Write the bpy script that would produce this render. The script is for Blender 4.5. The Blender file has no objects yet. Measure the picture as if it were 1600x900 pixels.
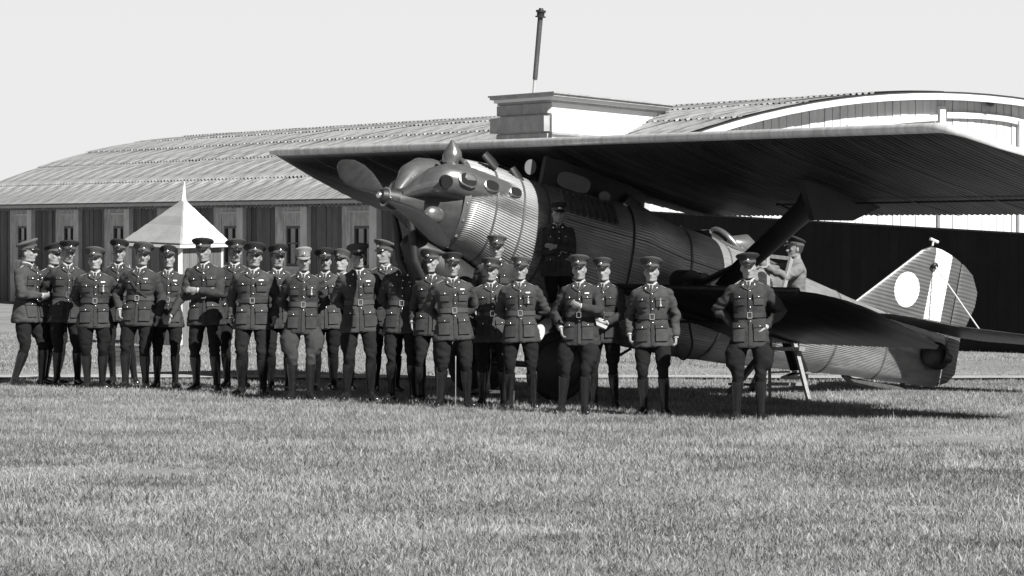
import bpy, math, random
import numpy as np
from mathutils import Vector, Matrix, noise as mn
random.seed(7); np.random.seed(7)
R = math.radians; PI = math.pi
S = bpy.context.scene
COL = S.collection

# ------------------------------------------------------------------ camera, world, sun
F, H, HZ = 6400.0, 1.97, 355.0          # focal length in photo pixels, camera height, horizon row
cd = bpy.data.cameras.new('camera'); cam = bpy.data.objects.new('camera', cd); COL.objects.link(cam)
cam.location = (0, 0, H); cam.rotation_euler = (R(90), 0, 0)
cd.sensor_width = 36; cd.lens = F / 1600 * 36; cd.shift_y = -(450 - HZ) / 1600
cd.clip_start = 1; cd.clip_end = 5000
S.camera = cam
SUN = Vector((-.67, .90, -.98)).normalized()      # the way the light travels
el = math.asin(-SUN.z); az = math.atan2(-SUN.x, -SUN.y)
w = bpy.data.worlds.new('World'); S.world = w; w.use_nodes = True
nt = w.node_tree; nt.nodes.clear()
sky = nt.nodes.new('ShaderNodeTexSky'); sky.sky_type = 'NISHITA'; sky.sun_disc = False
sky.sun_elevation = el; sky.sun_rotation = az; sky.dust_density = 3.0; sky.air_density = 1.0
# a hazy sky on blue sensitive film: even and bright near the horizon, falling off towards the zenith
def wm(op, a, b):
    n = nt.nodes.new('ShaderNodeMath'); n.operation = op
    for i, q in enumerate((a, b)):
        if isinstance(q, (int, float)): n.inputs[i].default_value = q
        else: nt.links.new(q, n.inputs[i])
    return n.outputs[0]
sp = nt.nodes.new('ShaderNodeRGBToBW'); bg = nt.nodes.new('ShaderNodeBackground'); ou = nt.nodes.new('ShaderNodeOutputWorld')
bg.inputs[1].default_value = 0.10
nt.links.new(sky.outputs[0], sp.inputs[0]); 
tcw = nt.nodes.new('ShaderNodeTexCoord'); sxw = nt.nodes.new('ShaderNodeSeparateXYZ'); nt.links.new(tcw.outputs['Generated'], sxw.inputs[0])
rmp = nt.nodes.new('ShaderNodeMapRange'); rmp.interpolation_type = 'SMOOTHSTEP'; nt.links.new(sxw.outputs['Z'], rmp.inputs[0])
rmp.inputs[1].default_value = .045; rmp.inputs[2].default_value = .24; rmp.inputs[3].default_value = 1.0; rmp.inputs[4].default_value = .13
nt.links.new(wm('MULTIPLY', wm('MINIMUM', wm('MULTIPLY', sp.outputs[0], 8.0), 5.15), rmp.outputs[0]), bg.inputs[0]); nt.links.new(bg.outputs[0], ou.inputs[0])
sl = bpy.data.lights.new('sun', 'SUN'); sl.energy = 5.0; sl.angle = R(.53); sl.color = (1, .995, .985)
so = bpy.data.objects.new('sun', sl); COL.objects.link(so)
so.rotation_euler = SUN.to_track_quat('-Z', 'Y').to_euler()
S.view_settings.view_transform = 'Standard'; S.view_settings.look = 'None'
S.view_settings.exposure = 0.70; S.view_settings.gamma = 1.0
S.cycles.max_bounces = 5; S.cycles.diffuse_bounces = 2; S.cycles.glossy_bounces = 3

def at(px, py, Y):
    return Vector(((px - 800) / F * Y, Y, H - (py - HZ) / F * Y))
def ray(px, py): return Vector(((px - 800) / F, 1, -(py - HZ) / F))
def gy(py): return F * H / (py - HZ)               # distance of the ground seen in a photo row

# ------------------------------------------------------------------ materials (all neutral greys: a black and white plate)
def mat(name, base, rough=.7, metal=0., var=.25, scale=6., bump=.0, bscale=60., spec=.5, stretch=(1, 1, 1), rnd=0., coat=0., streak=None):
    m = bpy.data.materials.new(name); m.use_nodes = True
    t = m.node_tree; N = t.nodes; L = t.links
    b = N['Principled BSDF']
    b.inputs['Roughness'].default_value = rough; b.inputs['Metallic'].default_value = metal
    b.inputs['Specular IOR Level'].default_value = spec; b.inputs['Coat Weight'].default_value = coat
    tc = N.new('ShaderNodeTexCoord'); mp = N.new('ShaderNodeMapping'); mp.inputs['Scale'].default_value = stretch
    L.new(tc.outputs['Object'], mp.inputs[0])
    n = N.new('ShaderNodeTexNoise'); n.inputs['Scale'].default_value = scale; n.inputs['Detail'].default_value = 6
    n.inputs['Roughness'].default_value = .65
    L.new(mp.outputs[0], n.inputs[0])
    mr = N.new('ShaderNodeMapRange'); mr.inputs[1].default_value = .3; mr.inputs[2].default_value = .7
    mr.inputs[3].default_value = base * (1 - var); mr.inputs[4].default_value = base * (1 + var)
    L.new(n.outputs[0], mr.inputs[0])
    out = mr.outputs[0]
    if streak:                                       # long streaks: weathering, and on the wing the painted light lines of its ridges
        mp2 = N.new('ShaderNodeMapping'); mp2.inputs['Scale'].default_value = streak[0]; L.new(tc.outputs['Object'], mp2.inputs[0])
        n2 = N.new('ShaderNodeTexNoise'); n2.inputs['Scale'].default_value = streak[1]; n2.inputs['Detail'].default_value = 4
        L.new(mp2.outputs[0], n2.inputs[0])
        m2 = N.new('ShaderNodeMapRange'); m2.inputs[1].default_value = .35; m2.inputs[2].default_value = .65
        m2.inputs[3].default_value = 1 - streak[2]; m2.inputs[4].default_value = 1 + streak[2] * .5
        L.new(n2.outputs[0], m2.inputs[0])
        mu = N.new('ShaderNodeMath'); mu.operation = 'MULTIPLY'; L.new(out, mu.inputs[0]); L.new(m2.outputs[0], mu.inputs[1]); out = mu.outputs[0]
    if rnd:
        oi = N.new('ShaderNodeObjectInfo'); m3 = N.new('ShaderNodeMapRange')
        m3.inputs[3].default_value = 1 - rnd; m3.inputs[4].default_value = 1 + rnd
        L.new(oi.outputs['Random'], m3.inputs[0])
        mu = N.new('ShaderNodeMath'); mu.operation = 'MULTIPLY'; L.new(out, mu.inputs[0]); L.new(m3.outputs[0], mu.inputs[1]); out = mu.outputs[0]
    L.new(out, b.inputs['Base Color'])
    if bump:
        nb = N.new('ShaderNodeTexNoise'); nb.inputs['Scale'].default_value = bscale; nb.inputs['Detail'].default_value = 5
        L.new(mp.outputs[0], nb.inputs[0])
        bp = N.new('ShaderNodeBump'); bp.inputs['Strength'].default_value = bump; bp.inputs['Distance'].default_value = .01
        L.new(nb.outputs[0], bp.inputs['Height']); L.new(bp.outputs[0], b.inputs['Normal'])
    return m
M = {}
M['tunic'] = mat('tunic_cloth', .051, .95, var=.22, scale=9, bump=.35, bscale=120, spec=.12, rnd=.22)
M['breech'] = mat('breeches_cloth', .015, .95, var=.18, scale=9, bump=.25, bscale=140, spec=.12, rnd=.25)
M['breech_light'] = mat('light_breeches_cloth', .05, .95, var=.15, scale=9, bump=.25, bscale=140, spec=.12)
M['boot'] = mat('boot_leather', .014, .22, var=.3, scale=14, bump=.15, bscale=40, spec=.6)
M['skin'] = mat('skin', .26, .55, var=.16, scale=22, spec=.35, rnd=.08)
M['hair'] = mat('hair', .03, .7, var=.3, scale=60, bump=.3, bscale=200, rnd=.4)
M['eye'] = mat('eye_dark', .03, .3, var=.1)
M['lip'] = mat('lip', .16, .5, var=.1)
M['cap'] = mat('cap_cloth', .070, .9, var=.15, scale=20, bump=.2, bscale=200, spec=.15, rnd=.2)
M['cap_light'] = mat('light_cap_cloth', .22, .9, var=.12, scale=20, bump=.2, bscale=200, spec=.15)
M['cap_dark'] = mat('dark_cap_cloth', .030, .85, var=.15, scale=20, spec=.2)
M['cap_mid'] = mat('faded_cap_cloth', .105, .9, var=.15, scale=20, spec=.15)
M['band'] = mat('cap_band_cloth', .09, .85, var=.15, scale=20)
M['visor'] = mat('visor_leather', .02, .18, var=.2, spec=.8, coat=.4)
M['brass'] = mat('polished_button', .75, .25, metal=.9, var=.1)
M['braid'] = mat('silver_braid', .42, .5, metal=.3, var=.25, scale=90)
M['white'] = mat('white_linen', .40, .8, var=.06, scale=20, spec=.2)
M['tie'] = mat('necktie_cloth', .03, .7, var=.2, scale=40)
M['belt'] = mat('belt_cloth', .062, .8, var=.2, scale=20, spec=.3)
M['leather'] = mat('belt_leather', .035, .4, var=.3, scale=20)
M['overall'] = mat('overall_cloth', .17, .9, var=.12, scale=12, bump=.3, bscale=120, spec=.15)
M['metal'] = mat('corrugated_duralumin', .36, .42, metal=.6, var=.26, scale=2.2, spec=.7, streak=((.35, 7, 7), 4, .14))
M['wingmetal'] = mat('wing_duralumin', .055, .36, metal=.45, var=.3, scale=1.5, spec=.5, streak=((.3, 11, .3), 3, .6))  # chordwise streaks paint the light catching the corrugation into the colour
M['cowl'] = mat('smooth_cowling_metal', .22, .28, metal=.65, var=.14, scale=5, bump=.04, bscale=9, streak=((.6, 3, 3), 3, .18))
M['prop'] = mat('propeller_metal', .09, .30, metal=.5, var=.25, scale=7, bump=.05, bscale=30)
M['dark'] = mat('dark_metal', .03, .5, metal=.3, var=.3, scale=8)
M['black'] = mat('black_opening', .006, .9, var=.1)
M['edge'] = mat('leading_edge_metal', .62, .4, metal=.25, var=.15, scale=5, streak=((1, 6, 1), 2, .2))
M['hatch'] = mat('hatch_paint', .14, .6, var=.12, scale=5)
M['pale'] = mat('pale_panel', .62, .6, metal=.1, var=.12, scale=5)
M['strut'] = mat('strut_metal', .022, .45, metal=.3, var=.3, scale=4)
M['rubber'] = mat('tyre_rubber', .02, .8, var=.3, scale=12)
M['wood'] = mat('ladder_wood', .26, .7, var=.25, scale=10, stretch=(4, 4, .6), bump=.2)
M['darkwood'] = mat('dark_wood', .055, .8, var=.35, scale=8, stretch=(4, 4, .5), bump=.3, rnd=.3)
M['boards'] = mat('weathered_board', .12, .9, var=.35, scale=7, stretch=(3, 3, .35), bump=.3, rnd=.35)
M['plaster'] = mat('weathered_plaster', .50, .95, var=.28, scale=2.6, bump=.35, bscale=12, streak=((4, 4, .7), 2, .25), rnd=.06)
M['pilaster'] = mat('pilaster_plaster', .62, .95, var=.16, scale=3, bump=.3, bscale=14, rnd=.08)
M['winframe'] = mat('window_frame_paint', .10, .7, var=.2, scale=12)
M['glass'] = mat('window_glass', .02, .12, var=.4, scale=4, spec=.7)
M['roof'] = mat('roof_sheet_metal', .30, .6, metal=.15, var=.25, scale=3.5, bump=.15, bscale=30, rnd=.08, streak=((7, .8, 1), 2.2, .55))
M['whitewall'] = mat('white_painted_board', .66, .75, var=.05, scale=4, rnd=.04, streak=((5, 5, .7), 3, .08))
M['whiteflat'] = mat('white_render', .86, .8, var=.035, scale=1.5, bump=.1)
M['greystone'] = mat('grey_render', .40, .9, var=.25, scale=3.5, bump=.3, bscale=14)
M['tar'] = mat('black_tarred_boards', .009, .75, var=.35, scale=3, spec=.2, rnd=.2)
M['canvas_shaded'] = mat('kiosk_roof_shaded', .27, .85, var=.14, scale=4, bump=.3, bscale=14, rnd=.22)  # roof faces turned from the sun, their shade painted as a darker tone
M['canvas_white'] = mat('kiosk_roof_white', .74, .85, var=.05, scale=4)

# ------------------------------------------------------------------ mesh helpers
class MB:
    def __init__(s): s.v = []; s.f = []
    def add(s, vs, fs):
        o = len(s.v); s.v += [tuple(p) for p in vs]; s.f += [tuple(i + o for i in f) for f in fs]; return s
    def box(s, c, sz, m=None):
        c = Vector(c); vs = []
        for x in (-.5, .5):
            for y in (-.5, .5):
                for z in (-.5, .5):
                    p = Vector((x * sz[0], y * sz[1], z * sz[2]))
                    if m is not None: p = m @ p
                    vs.append(c + p)
        return s.add(vs, [(0, 1, 3, 2), (4, 6, 7, 5), (0, 4, 5, 1), (2, 3, 7, 6), (0, 2, 6, 4), (1, 5, 7, 3)])
    def hexa(s, b, t):                                   # bottom 4, top 4
        return s.add(list(b) + list(t), [(3, 2, 1, 0), (4, 5, 6, 7), (0, 1, 5, 4), (1, 2, 6, 5), (2, 3, 7, 6), (3, 0, 4, 7)])
    def beam(s, a, b, w, h, up=(0, 0, 1)):
        a = Vector(a); b = Vector(b); d = (b - a).normalized(); u = Vector(up)
        r = d.cross(u); r = r.normalized() if r.length > 1e-5 else Vector((1, 0, 0)); u = r.cross(d)
        q = [r * (w / 2 * i) + u * (h / 2 * j) for i, j in ((-1, -1), (1, -1), (1, 1), (-1, 1))]
        return s.hexa([a + k for k in q], [b + k for k in q])
    def loft(s, rings, caps=True):
        n = len(rings[0]); vs = [p for r in rings for p in r]; fs = []
        for i in range(len(rings) - 1):
            for j in range(n):
                k = (j + 1) % n
                fs.append((i * n + j, i * n + k, (i + 1) * n + k, (i + 1) * n + j))
        if caps:
            fs.append(tuple(range(n - 1, -1, -1))); fs.append(tuple(range((len(rings) - 1) * n, len(rings) * n)))
        return s.add(vs, fs)
    def tube(s, pts, rad, n=10, caps=True, sq=(1, 1), ref=None):
        pts = [Vector(p) for p in pts]
        if not hasattr(rad, '__len__'): rad = [rad] * len(pts)
        rings = []; u = None
        for i, p in enumerate(pts):
            a = pts[max(0, i - 1)]; b = pts[min(len(pts) - 1, i + 1)]
            d = (b - a).normalized()
            if u is None:
                rr = Vector(ref) if ref else (Vector((0, 0, 1)) if abs(d.z) < .9 else Vector((0, 1, 0)))
                u = (rr - d * rr.dot(d)).normalized()
            else: u = (u - d * u.dot(d)).normalized()
            v = d.cross(u)
            rings.append([p + (u * math.cos(t) * sq[0] + v * math.sin(t) * sq[1]) * rad[i] for t in [2 * PI * k / n for k in range(n)]])
        return s.loft(rings, caps)
    def ell(s, c, r, nu=12, nv=8, m=None):
        c = Vector(c); rings = []
        for i in range(nv + 1):
            t = PI * (i + .02) / (nv + .04); z = math.cos(t) * r[2]; q = math.sin(t)
            ring = []
            for k in range(nu):
                a = 2 * PI * k / nu; p = Vector((math.cos(a) * q * r[0], math.sin(a) * q * r[1], z))
                if m is not None: p = m @ p
                ring.append(c + p)
            rings.append(ring)
        rings.reverse()
        return s.loft(rings)
    def prism(s, poly, vec):
        n = len(poly); vec = Vector(vec); p = [Vector(q) for q in poly]
        return s.add(p + [q + vec for q in p], [tuple(range(n - 1, -1, -1)), tuple(range(n, 2 * n))] + [(i, (i + 1) % n, n + (i + 1) % n, n + i) for i in range(n)])
    def mesh(s, name, m, ang=40):
        me = bpy.data.meshes.new(name); me.from_pydata(s.v, [], s.f)
        if m is not None: me.materials.append(m)
        me.polygons.foreach_set('use_smooth', [True] * len(me.polygons)); me.set_sharp_from_angle(angle=R(ang))
        me.update(); return me
    def build(s, name, m, parent=None, ang=40, mw=None):
        return link(name, s.mesh(name, m, ang), parent, mw)
def link(name, me, parent=None, mw=None):
    o = bpy.data.objects.new(name, me); COL.objects.link(o)
    if parent is not None: o.parent = parent
    if mw is not None: o.matrix_basis = mw
    return o
def tag(o, label=None, cat=None, group=None, kind=None):
    for k, v in (('label', label), ('category', cat), ('group', group), ('kind', kind)):
        if v: o[k] = v
    return o
def empty(name, mw, label, cat, group=None):
    o = bpy.data.objects.new(name, None); COL.objects.link(o); o.empty_display_size = .2
    o.matrix_world = mw; o.matrix_basis = mw
    return tag(o, label, cat, group)
def lerp(x, xs, ys):
    return float(np.interp(x, xs, ys))

#MARK_GROUND
# ------------------------------------------------------------------ ground, dry strip, grass
def ground():
    m = bpy.data.materials.new('field_soil'); m.use_nodes = True; t = m.node_tree; N = t.nodes; L = t.links
    b = N['Principled BSDF']; b.inputs['Roughness'].default_value = 1; b.inputs['Specular IOR Level'].default_value = .1
    tc = N.new('ShaderNodeTexCoord')
    def nz(sc, det=6):
        n = N.new('ShaderNodeTexNoise'); n.inputs['Scale'].default_value = sc; n.inputs['Detail'].default_value = det
        L.new(tc.outputs['Object'], n.inputs[0]); return n
    a = nz(.5); c = nz(9, 10)
    ad = N.new('ShaderNodeMath'); ad.operation = 'MULTIPLY_ADD'; L.new(c.outputs[0], ad.inputs[0]); ad.inputs[1].default_value = .9; L.new(a.outputs[0], ad.inputs[2])
    mr = N.new('ShaderNodeMapRange'); mr.inputs[1].default_value = .6; mr.inputs[2].default_value = 1.3; mr.inputs[3].default_value = .15; mr.inputs[4].default_value = .30
    L.new(ad.outputs[0], mr.inputs[0]); L.new(mr.outputs[0], b.inputs['Base Color'])
    bp = N.new('ShaderNodeBump'); bp.inputs['Strength'].default_value = .5; bp.inputs['Distance'].default_value = .03
    nb = nz(14, 6); L.new(nb.outputs[0], bp.inputs['Height']); L.new(bp.outputs[0], b.inputs['Normal'])
    g = MB(); nx, ny = 60, 90
    ys = [-200, -20, 0] + list(np.linspace(12, 130, 80)) + [200, 400, 900, 2500]; xs = [-2500, -400, -60] + list(np.linspace(-24, 24, 49)) + [60, 400, 2500]
    vs = []
    for y in ys:
        for x in xs:
            z = 0.
            if 12 < y < 70 and abs(x) < 24: z = .025 * mn.noise(Vector((x * .35, y * .35, 3.1))) 
            vs.append((x, y, z))
    n = len(xs)
    g.add(vs, [(j * n + i, j * n + i + 1, (j + 1) * n + i + 1, (j + 1) * n + i) for j in range(len(ys) - 1) for i in range(n - 1)])
    tag(g.build('ground', m), kind='structure')
    # pale worn line across the field behind the aircraft
    ml = mat('worn_earth', .34, 1, var=.25, scale=3, spec=.1)
    p = MB(); vs = []; fs = []
    xsx = np.linspace(-16, 16, 90)
    for i, x in enumerate(xsx):
        wv = .5 + .25 * mn.noise(Vector((x * .7, 0, 0))); yc = 53.2 + .25 * mn.noise(Vector((x * .3, 5, 0))) - .02 * x
        vs += [(x, yc - wv, .034), (x, yc + wv, .034)]
        if i: fs.append((2 * i - 2, 2 * i, 2 * i + 1, 2 * i - 1))
    p.add(vs, fs); tag(p.build('path', ml), kind='structure')
ground()

def gz(x, y):
    return .025 * mn.noise(Vector((x * .35, y * .35, 3.1)))
def grass():
    rng = np.random.default_rng(5)
    V = []; Fc = []; SH = []; off = 0
    zones = ((20.5, 31, 2200, 3, (.020, .066), .0078), (31, 37, 1750, 2, (.020, .062), .0084), (37, 44, 1500, 1, (.020, .062), .0098), (44, 54, 950, 1, (.020, .055), .010), (54, 76, 420, 1, (.018, .045), .013))
    Ntab = 64                                              # smooth random fields for patchiness
    def field(x, y, sc, seed):
        r = np.random.default_rng(seed).random((Ntab, Ntab)); u = x * sc; v = y * sc
        i = np.floor(u).astype(int); j = np.floor(v).astype(int); fu = u - i; fv = v - j; fu = fu * fu * (3 - 2 * fu); fv = fv * fv * (3 - 2 * fv)
        g = lambda a, b: r[a % Ntab, b % Ntab]
        return (g(i, j) * (1 - fu) + g(i + 1, j) * fu) * (1 - fv) + (g(i, j + 1) * (1 - fu) + g(i + 1, j + 1) * fu) * fv
    for y0, y1, dens, seg, (h0, h1), bw in zones:
        hwid = lambda y: .128 * y + 1.5
        area = (hwid(y0) + hwid(y1)) * (y1 - y0); n = int(area * dens)
        y = y0 + (y1 - y0) * rng.random(n); x = (rng.random(n) * 2 - 1) * hwid(y1)
        k = np.abs(x) < hwid(y); x, y = x[k], y[k]; n = len(x)
        # gather blades into tufts
        cx = np.round(x / .085 + rng.random(n) * .9) * .085; cy = np.round(y / .085 + rng.random(n) * .9) * .085
        pull = rng.random(n) * .55; x = x + (cx - x) * pull; y = y + (cy - y) * pull
        big = field(x, y, 1.1, 1) * .5 + field(x, y, 3.3, 2) * .3 + field(x, y, 9., 3) * .2
        bald = field(x, y * .6, .75, 6) * .6 + field(x, y, 2.1, 8) * .4
        h = (h0 + (h1 - h0) * rng.random(n) ** 1.3) * (.50 + .95 * big) * np.clip((bald - .10) * 5, .55, 1)
        tall = rng.random(n) < .012; h = np.where(tall, h * 1.7, h)
        a = rng.random(n) * 2 * PI; lean = h * (.15 + .75 * rng.random(n)); la = rng.random(n) * 2 * PI
        wd = bw * (.6 + .8 * rng.random(n)); dx, dy = np.cos(a) * wd / 2, np.sin(a) * wd / 2
        lx, ly = np.cos(la) * lean, np.sin(la) * lean
        z = np.full(n, -.004)
        dk = field(x, y, 1.7, 11) * .6 + field(x, y, 5.1, 12) * .4; sh = np.clip(.48 + (rng.random(n) - .5) * 1.0 + (big - .5) * 1.15 + np.clip((.34 - bald) * 3, 0, .35) - np.clip((dk - .66) * 3, 0, .35), .0, 1)
        base = np.stack([x, y, z], 1)
        if seg == 1:
            P = np.stack([base + np.stack([-dx, -dy, 0 * h], 1), base + np.stack([dx, dy, 0 * h], 1), base + np.stack([lx, ly, h], 1)], 1)
            tri = np.array([[0, 1, 2]]); nv = 3
        elif seg == 2:
            md = base + np.stack([lx * .35, ly * .35, h * .6], 1); e = np.stack([dx, dy, 0 * h], 1)
            P = np.stack([base - e, base + e, md + e * .75, md - e * .75, base + np.stack([lx, ly, h], 1)], 1)
            tri = np.array([[0, 1, 2], [0, 2, 3], [3, 2, 4]]); nv = 5
        else:
            e = np.stack([dx, dy, 0 * h], 1); md = base + np.stack([lx * .3, ly * .3, h * .6], 1)
            tp = base + np.stack([lx * 1.15, ly * 1.15, h * .97], 1)
            P = np.stack([base - e, base + e, md + e * .8, md - e * .8, tp], 1)
            tri = np.array([[0, 1, 2], [0, 2, 3], [3, 2, 4]]); nv = 5
        V.append(P.reshape(-1, 3)); SH.append(np.repeat(sh, nv))
        idx = (np.arange(n) * nv)[:, None, None] + tri[None] + off; Fc.append(idx.reshape(-1, 3)); off += n * nv
    V = np.concatenate(V); Fc = np.concatenate(Fc); SH = np.concatenate(SH)
    me = bpy.data.meshes.new('grass'); me.vertices.add(len(V)); me.vertices.foreach_set('co', V.astype(np.float32).ravel())
    me.loops.add(Fc.size); me.loops.foreach_set('vertex_index', Fc.astype(np.int32).ravel())
    me.polygons.add(len(Fc)); me.polygons.foreach_set('loop_start', np.arange(0, Fc.size, 3, dtype=np.int32)); me.polygons.foreach_set('loop_total', np.full(len(Fc), 3, np.int32))
    at_ = me.attributes.new('tone', 'FLOAT', 'POINT'); at_.data.foreach_set('value', SH.astype(np.float32))
    me.update(calc_edges=True)
    m = bpy.data.materials.new('grass_blade'); m.use_nodes = True; t = m.node_tree; N = t.nodes; L = t.links; N.clear()
    an = N.new('ShaderNodeAttribute'); an.attribute_name = 'tone'
    mr = N.new('ShaderNodeMapRange'); mr.inputs[3].default_value = .15; mr.inputs[4].default_value = .48; L.new(an.outputs['Fac'], mr.inputs[0])
    d = N.new('ShaderNodeBsdfDiffuse'); tr = N.new('ShaderNodeBsdfTranslucent'); mx = N.new('ShaderNodeMixShader'); mx.inputs[0].default_value = .35
    o = N.new('ShaderNodeOutputMaterial')
    L.new(mr.outputs[0], d.inputs[0]); L.new(mr.outputs[0], tr.inputs[0]); L.new(d.outputs[0], mx.inputs[1]); L.new(tr.outputs[0], mx.inputs[2]); L.new(mx.outputs[0], o.inputs[0])
    me.materials.append(m)
    tag(link('grass', me), 'short pale grass covering the airfield in front of the officers', 'grass', kind='stuff')
grass()

#MARK_HANGAR
# ------------------------------------------------------------------ hangar
hc = Vector((.80, 76.3, 0)); ha = Vector((-.399, .917, 0)).normalized(); hn = Vector((-.917, -.399, 0)).normalized()
hb = Vector((.917, .399, 0)).normalized(); hf = Vector((.399, -.917, 0)).normalized()
EZ, RZ, HW, HL = 2.60, 4.55, 8.07, 40.0
HM = Matrix(((ha.x, hb.x, 0, hc.x), (ha.y, hb.y, 0, hc.y), (0, 0, 1, 0), (0, 0, 0, 1)))   # local: x along the side wall, y along the front, z up
hangar = empty('hangar', HM, 'long low hangar with arched corrugated roof, white boarded front and plastered side wall', 'hangar')
def archz(v): return EZ + (RZ - EZ) * (1 - (1 - v) ** 2)
# local helper: side wall outward is -y, front outward is -x
def hbox(name, m, x0, x1, y0, y1, z0, z1, parent=hangar):
    return MB().box(((x0 + x1) / 2, (y0 + y1) / 2, (z0 + z1) / 2), (abs(x1 - x0), abs(y1 - y0), abs(z1 - z0))).build(name, m, parent)
hbox('wall', M['plaster'], .1, HL, .31, .45, 0, EZ)                    # the body of the side wall behind its facing
T0, BAY = 9.28, 4.07
win_proto = None
for k in range(-2, 8):
    T = T0 + BAY * k
    if T > HL + .2: continue
    o = hbox('pilaster', M['pilaster'], T - .41, T, -.06, .30, 0, EZ - .06)
    nb = 6; wb = 1.89 / nb
    for i in range(nb):                                                # dark board cladding
        x0 = T - 2.30 + i * wb; pr = random.uniform(0, .03)
        hbox('board', M['boards'], x0 + .008, x0 + wb - .008, (.05 - pr), .30, .0, EZ - .06 - random.uniform(0, .02))
    # plaster panel around the window (four pieces that leave a real opening)
    a, b = T - 4.07, T - 2.30; wa, wb2 = T - 4.04, T - 3.0; z0, z1 = 1.12, 2.0
    mb = MB(); bx = lambda x0, x1, zz0, zz1: mb.box(((x0 + x1) / 2, .16, (zz0 + zz1) / 2), (x1 - x0, .28, zz1 - zz0))
    bx(a, b, 0, z0); bx(a, b, z1, EZ - .06); bx(wb2, b, z0, z1); bx(a, wa, z0, z1)
    mb.build('plaster_panel', M['plaster'], hangar)
    # thin raised moulding round the panel
    tr = MB(); tr.box(((wa + wb2) / 2 + .06, .015, z1 + .30), (wb2 - wa + .3, .03, .035)); tr.box((wb2 + .17, .015, 1.3), (.03, .03, 2.0)); tr.build('moulding', M['pilaster'], hangar)
    wf = MB(); cx = (wa + wb2) / 2; ww = wb2 - wa
    for zz in (z0 + .03, z1 - .03): wf.box((cx, .050, zz), (ww, .05, .06))
    for xx in (wa + .03, wb2 - .03): wf.box((xx, .050, (z0 + z1) / 2), (.06, .05, z1 - z0 - .12))
    wf.box((cx, .051, (z0 + z1) / 2), (.02, .03, z1 - z0 - .12)); wf.box((cx, .052, 1.62), (ww - .12, .03, .03))
    win = wf.build('window', M['winframe'], hangar)
    MB().box((cx - ww / 4, .075, (z0 + z1) / 2), (ww / 2 - .04, .01, z1 - z0 - .1)).build('pane', M['glass'], win)
    MB().box((cx + ww / 4, .070, (z0 + z1) / 2), (ww / 2 - .04, .01, z1 - z0 - .1)).build('pane', M['glass'], win)
    MB().box((cx, .02, z0 - .03), (ww + .06, .16, .05)).build('window_sill', M['pilaster'], win)
g = MB().beam((-.2, -.42, EZ - .10), (HL + .3, -.42, EZ - .10), .10, .07).build('gutter', mat('gutter_paint', .38, .7, var=.2, scale=4), hangar)
hbox('eave_board', M['darkwood'], -.1, HL, -.36, .30, EZ - .06, EZ - .03)
# roof sheets, six courses of lapped corrugated iron on the near slope
WP = .25; NR = 6; SW = 1.0
for r_ in range(NR):
    v0 = -.055 + r_ * (1.055 / NR); v1 = v0 + 1.055 / NR + .012
    mb = MB(); nx = 33; nv = 6; vs = []
    for j in range(nv + 1):
        v = v0 + (v1 - v0) * j / nv; y = HW * v; z = archz(max(v, 0)) + (v * 2 * (RZ - EZ) if v < 0 else 0)
        lap = .032 * (1 - j / nv)
        for i in range(nx):
            x = SW * i / (nx - 1)
            vs.append((x, y, z + .032 * math.cos(2 * PI * x / WP) + .02 + lap))
    q = (nv + 1) * nx
    vs2 = [(x, y, z - .012) for x, y, z in vs]
    fs = [(j * nx + i, j * nx + i + 1, (j + 1) * nx + i + 1, (j + 1) * nx + i) for j in range(nv) for i in range(nx - 1)]
    fs += [tuple(q + t for t in reversed(f)) for f in fs]
    for i in range(nx - 1): fs.append((q + i, q + i + 1, i + 1, i)); 
    mb.add(vs + vs2, fs); me = mb.mesh('roof_sheet', M['roof'], 50)
    for c_ in range(41):
        o = link('roof_sheet', me, hangar); o.location = (-.2 + c_ * SW, 0, random.uniform(-.006, .006)); o.rotation_euler = (0, random.uniform(-.004, .004), 0)
# far slope and gable ends
mb = MB(); vs = []
n = 14
for j in range(n + 1):
    v = 1 + j / n * 1.05; 
    for x in (-.18, HL + .5): vs.append((x, HW * v, archz(v) + .03))
mb.add(vs, [(2 * j, 2 * j + 1, 2 * j + 3, 2 * j + 2) for j in range(n)]); mb.build('far_roof_slope', M['roof'], hangar)
def gable(x, name, m):
    poly = [(x, .0, 0)] + [(x, HW * v, archz(v) - .06) for v in np.linspace(0, 2, 33)] + [(x, HW * 2, 0)]
    MB().prism(poly, (.08, 0, 0)).build(name, m, hangar)
gable(.12, 'front_wall', M['whitewall']); gable(HL - .1, 'rear_wall', M['plaster'])
# front boards, narrow vertical boards that stop under the arch
nbd = 76; wbd = .165
for i in range(nbd):
    y0 = .1 + i * wbd; v = (y0 + wbd / 2) / HW; pr = random.choice((0, .012, .02))
    zt = archz(v) - .07
    MB().hexa([(.12, y0 + .006, .02), (.12, y0 + wbd - .006, .02), (.085 - pr, y0 + wbd - .006, .02), (.085 - pr, y0 + .006, .02)],
              [(.12, y0 + .006, archz((y0) / HW) - .08), (.12, y0 + wbd - .006, archz((y0 + wbd) / HW) - .08), (.085 - pr, y0 + wbd - .006, archz((y0 + wbd) / HW) - .08), (.085 - pr, y0 + .006, archz(y0 / HW) - .08)]).build('board', M['whitewall'], hangar)
def archband(name, m, y0, y1, dz0, dz1, x0, x1, n=30, zf=None):
    zf = zf or (lambda y: archz(y / HW)); mb = MB(); rings = []
    for i in range(n + 1):
        y = y0 + (y1 - y0) * i / n; z = zf(y); rings.append([(x0, y, z + dz0), (x1, y, z + dz0), (x1, y, z + dz1), (x0, y, z + dz1)])
    return mb.loft(rings).build(name, m, hangar)
archband('fascia', M['whitewall'], -.1, 16.2, -.11, .03, -.24, -.19)
archband('verge_capping', M['dark'], -.1, 16.2, .031, .05, -.26, .1)
archband('soffit', M['whitewall'], -.05, 16.1, -.06, -.035, -.188, .11)
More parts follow.
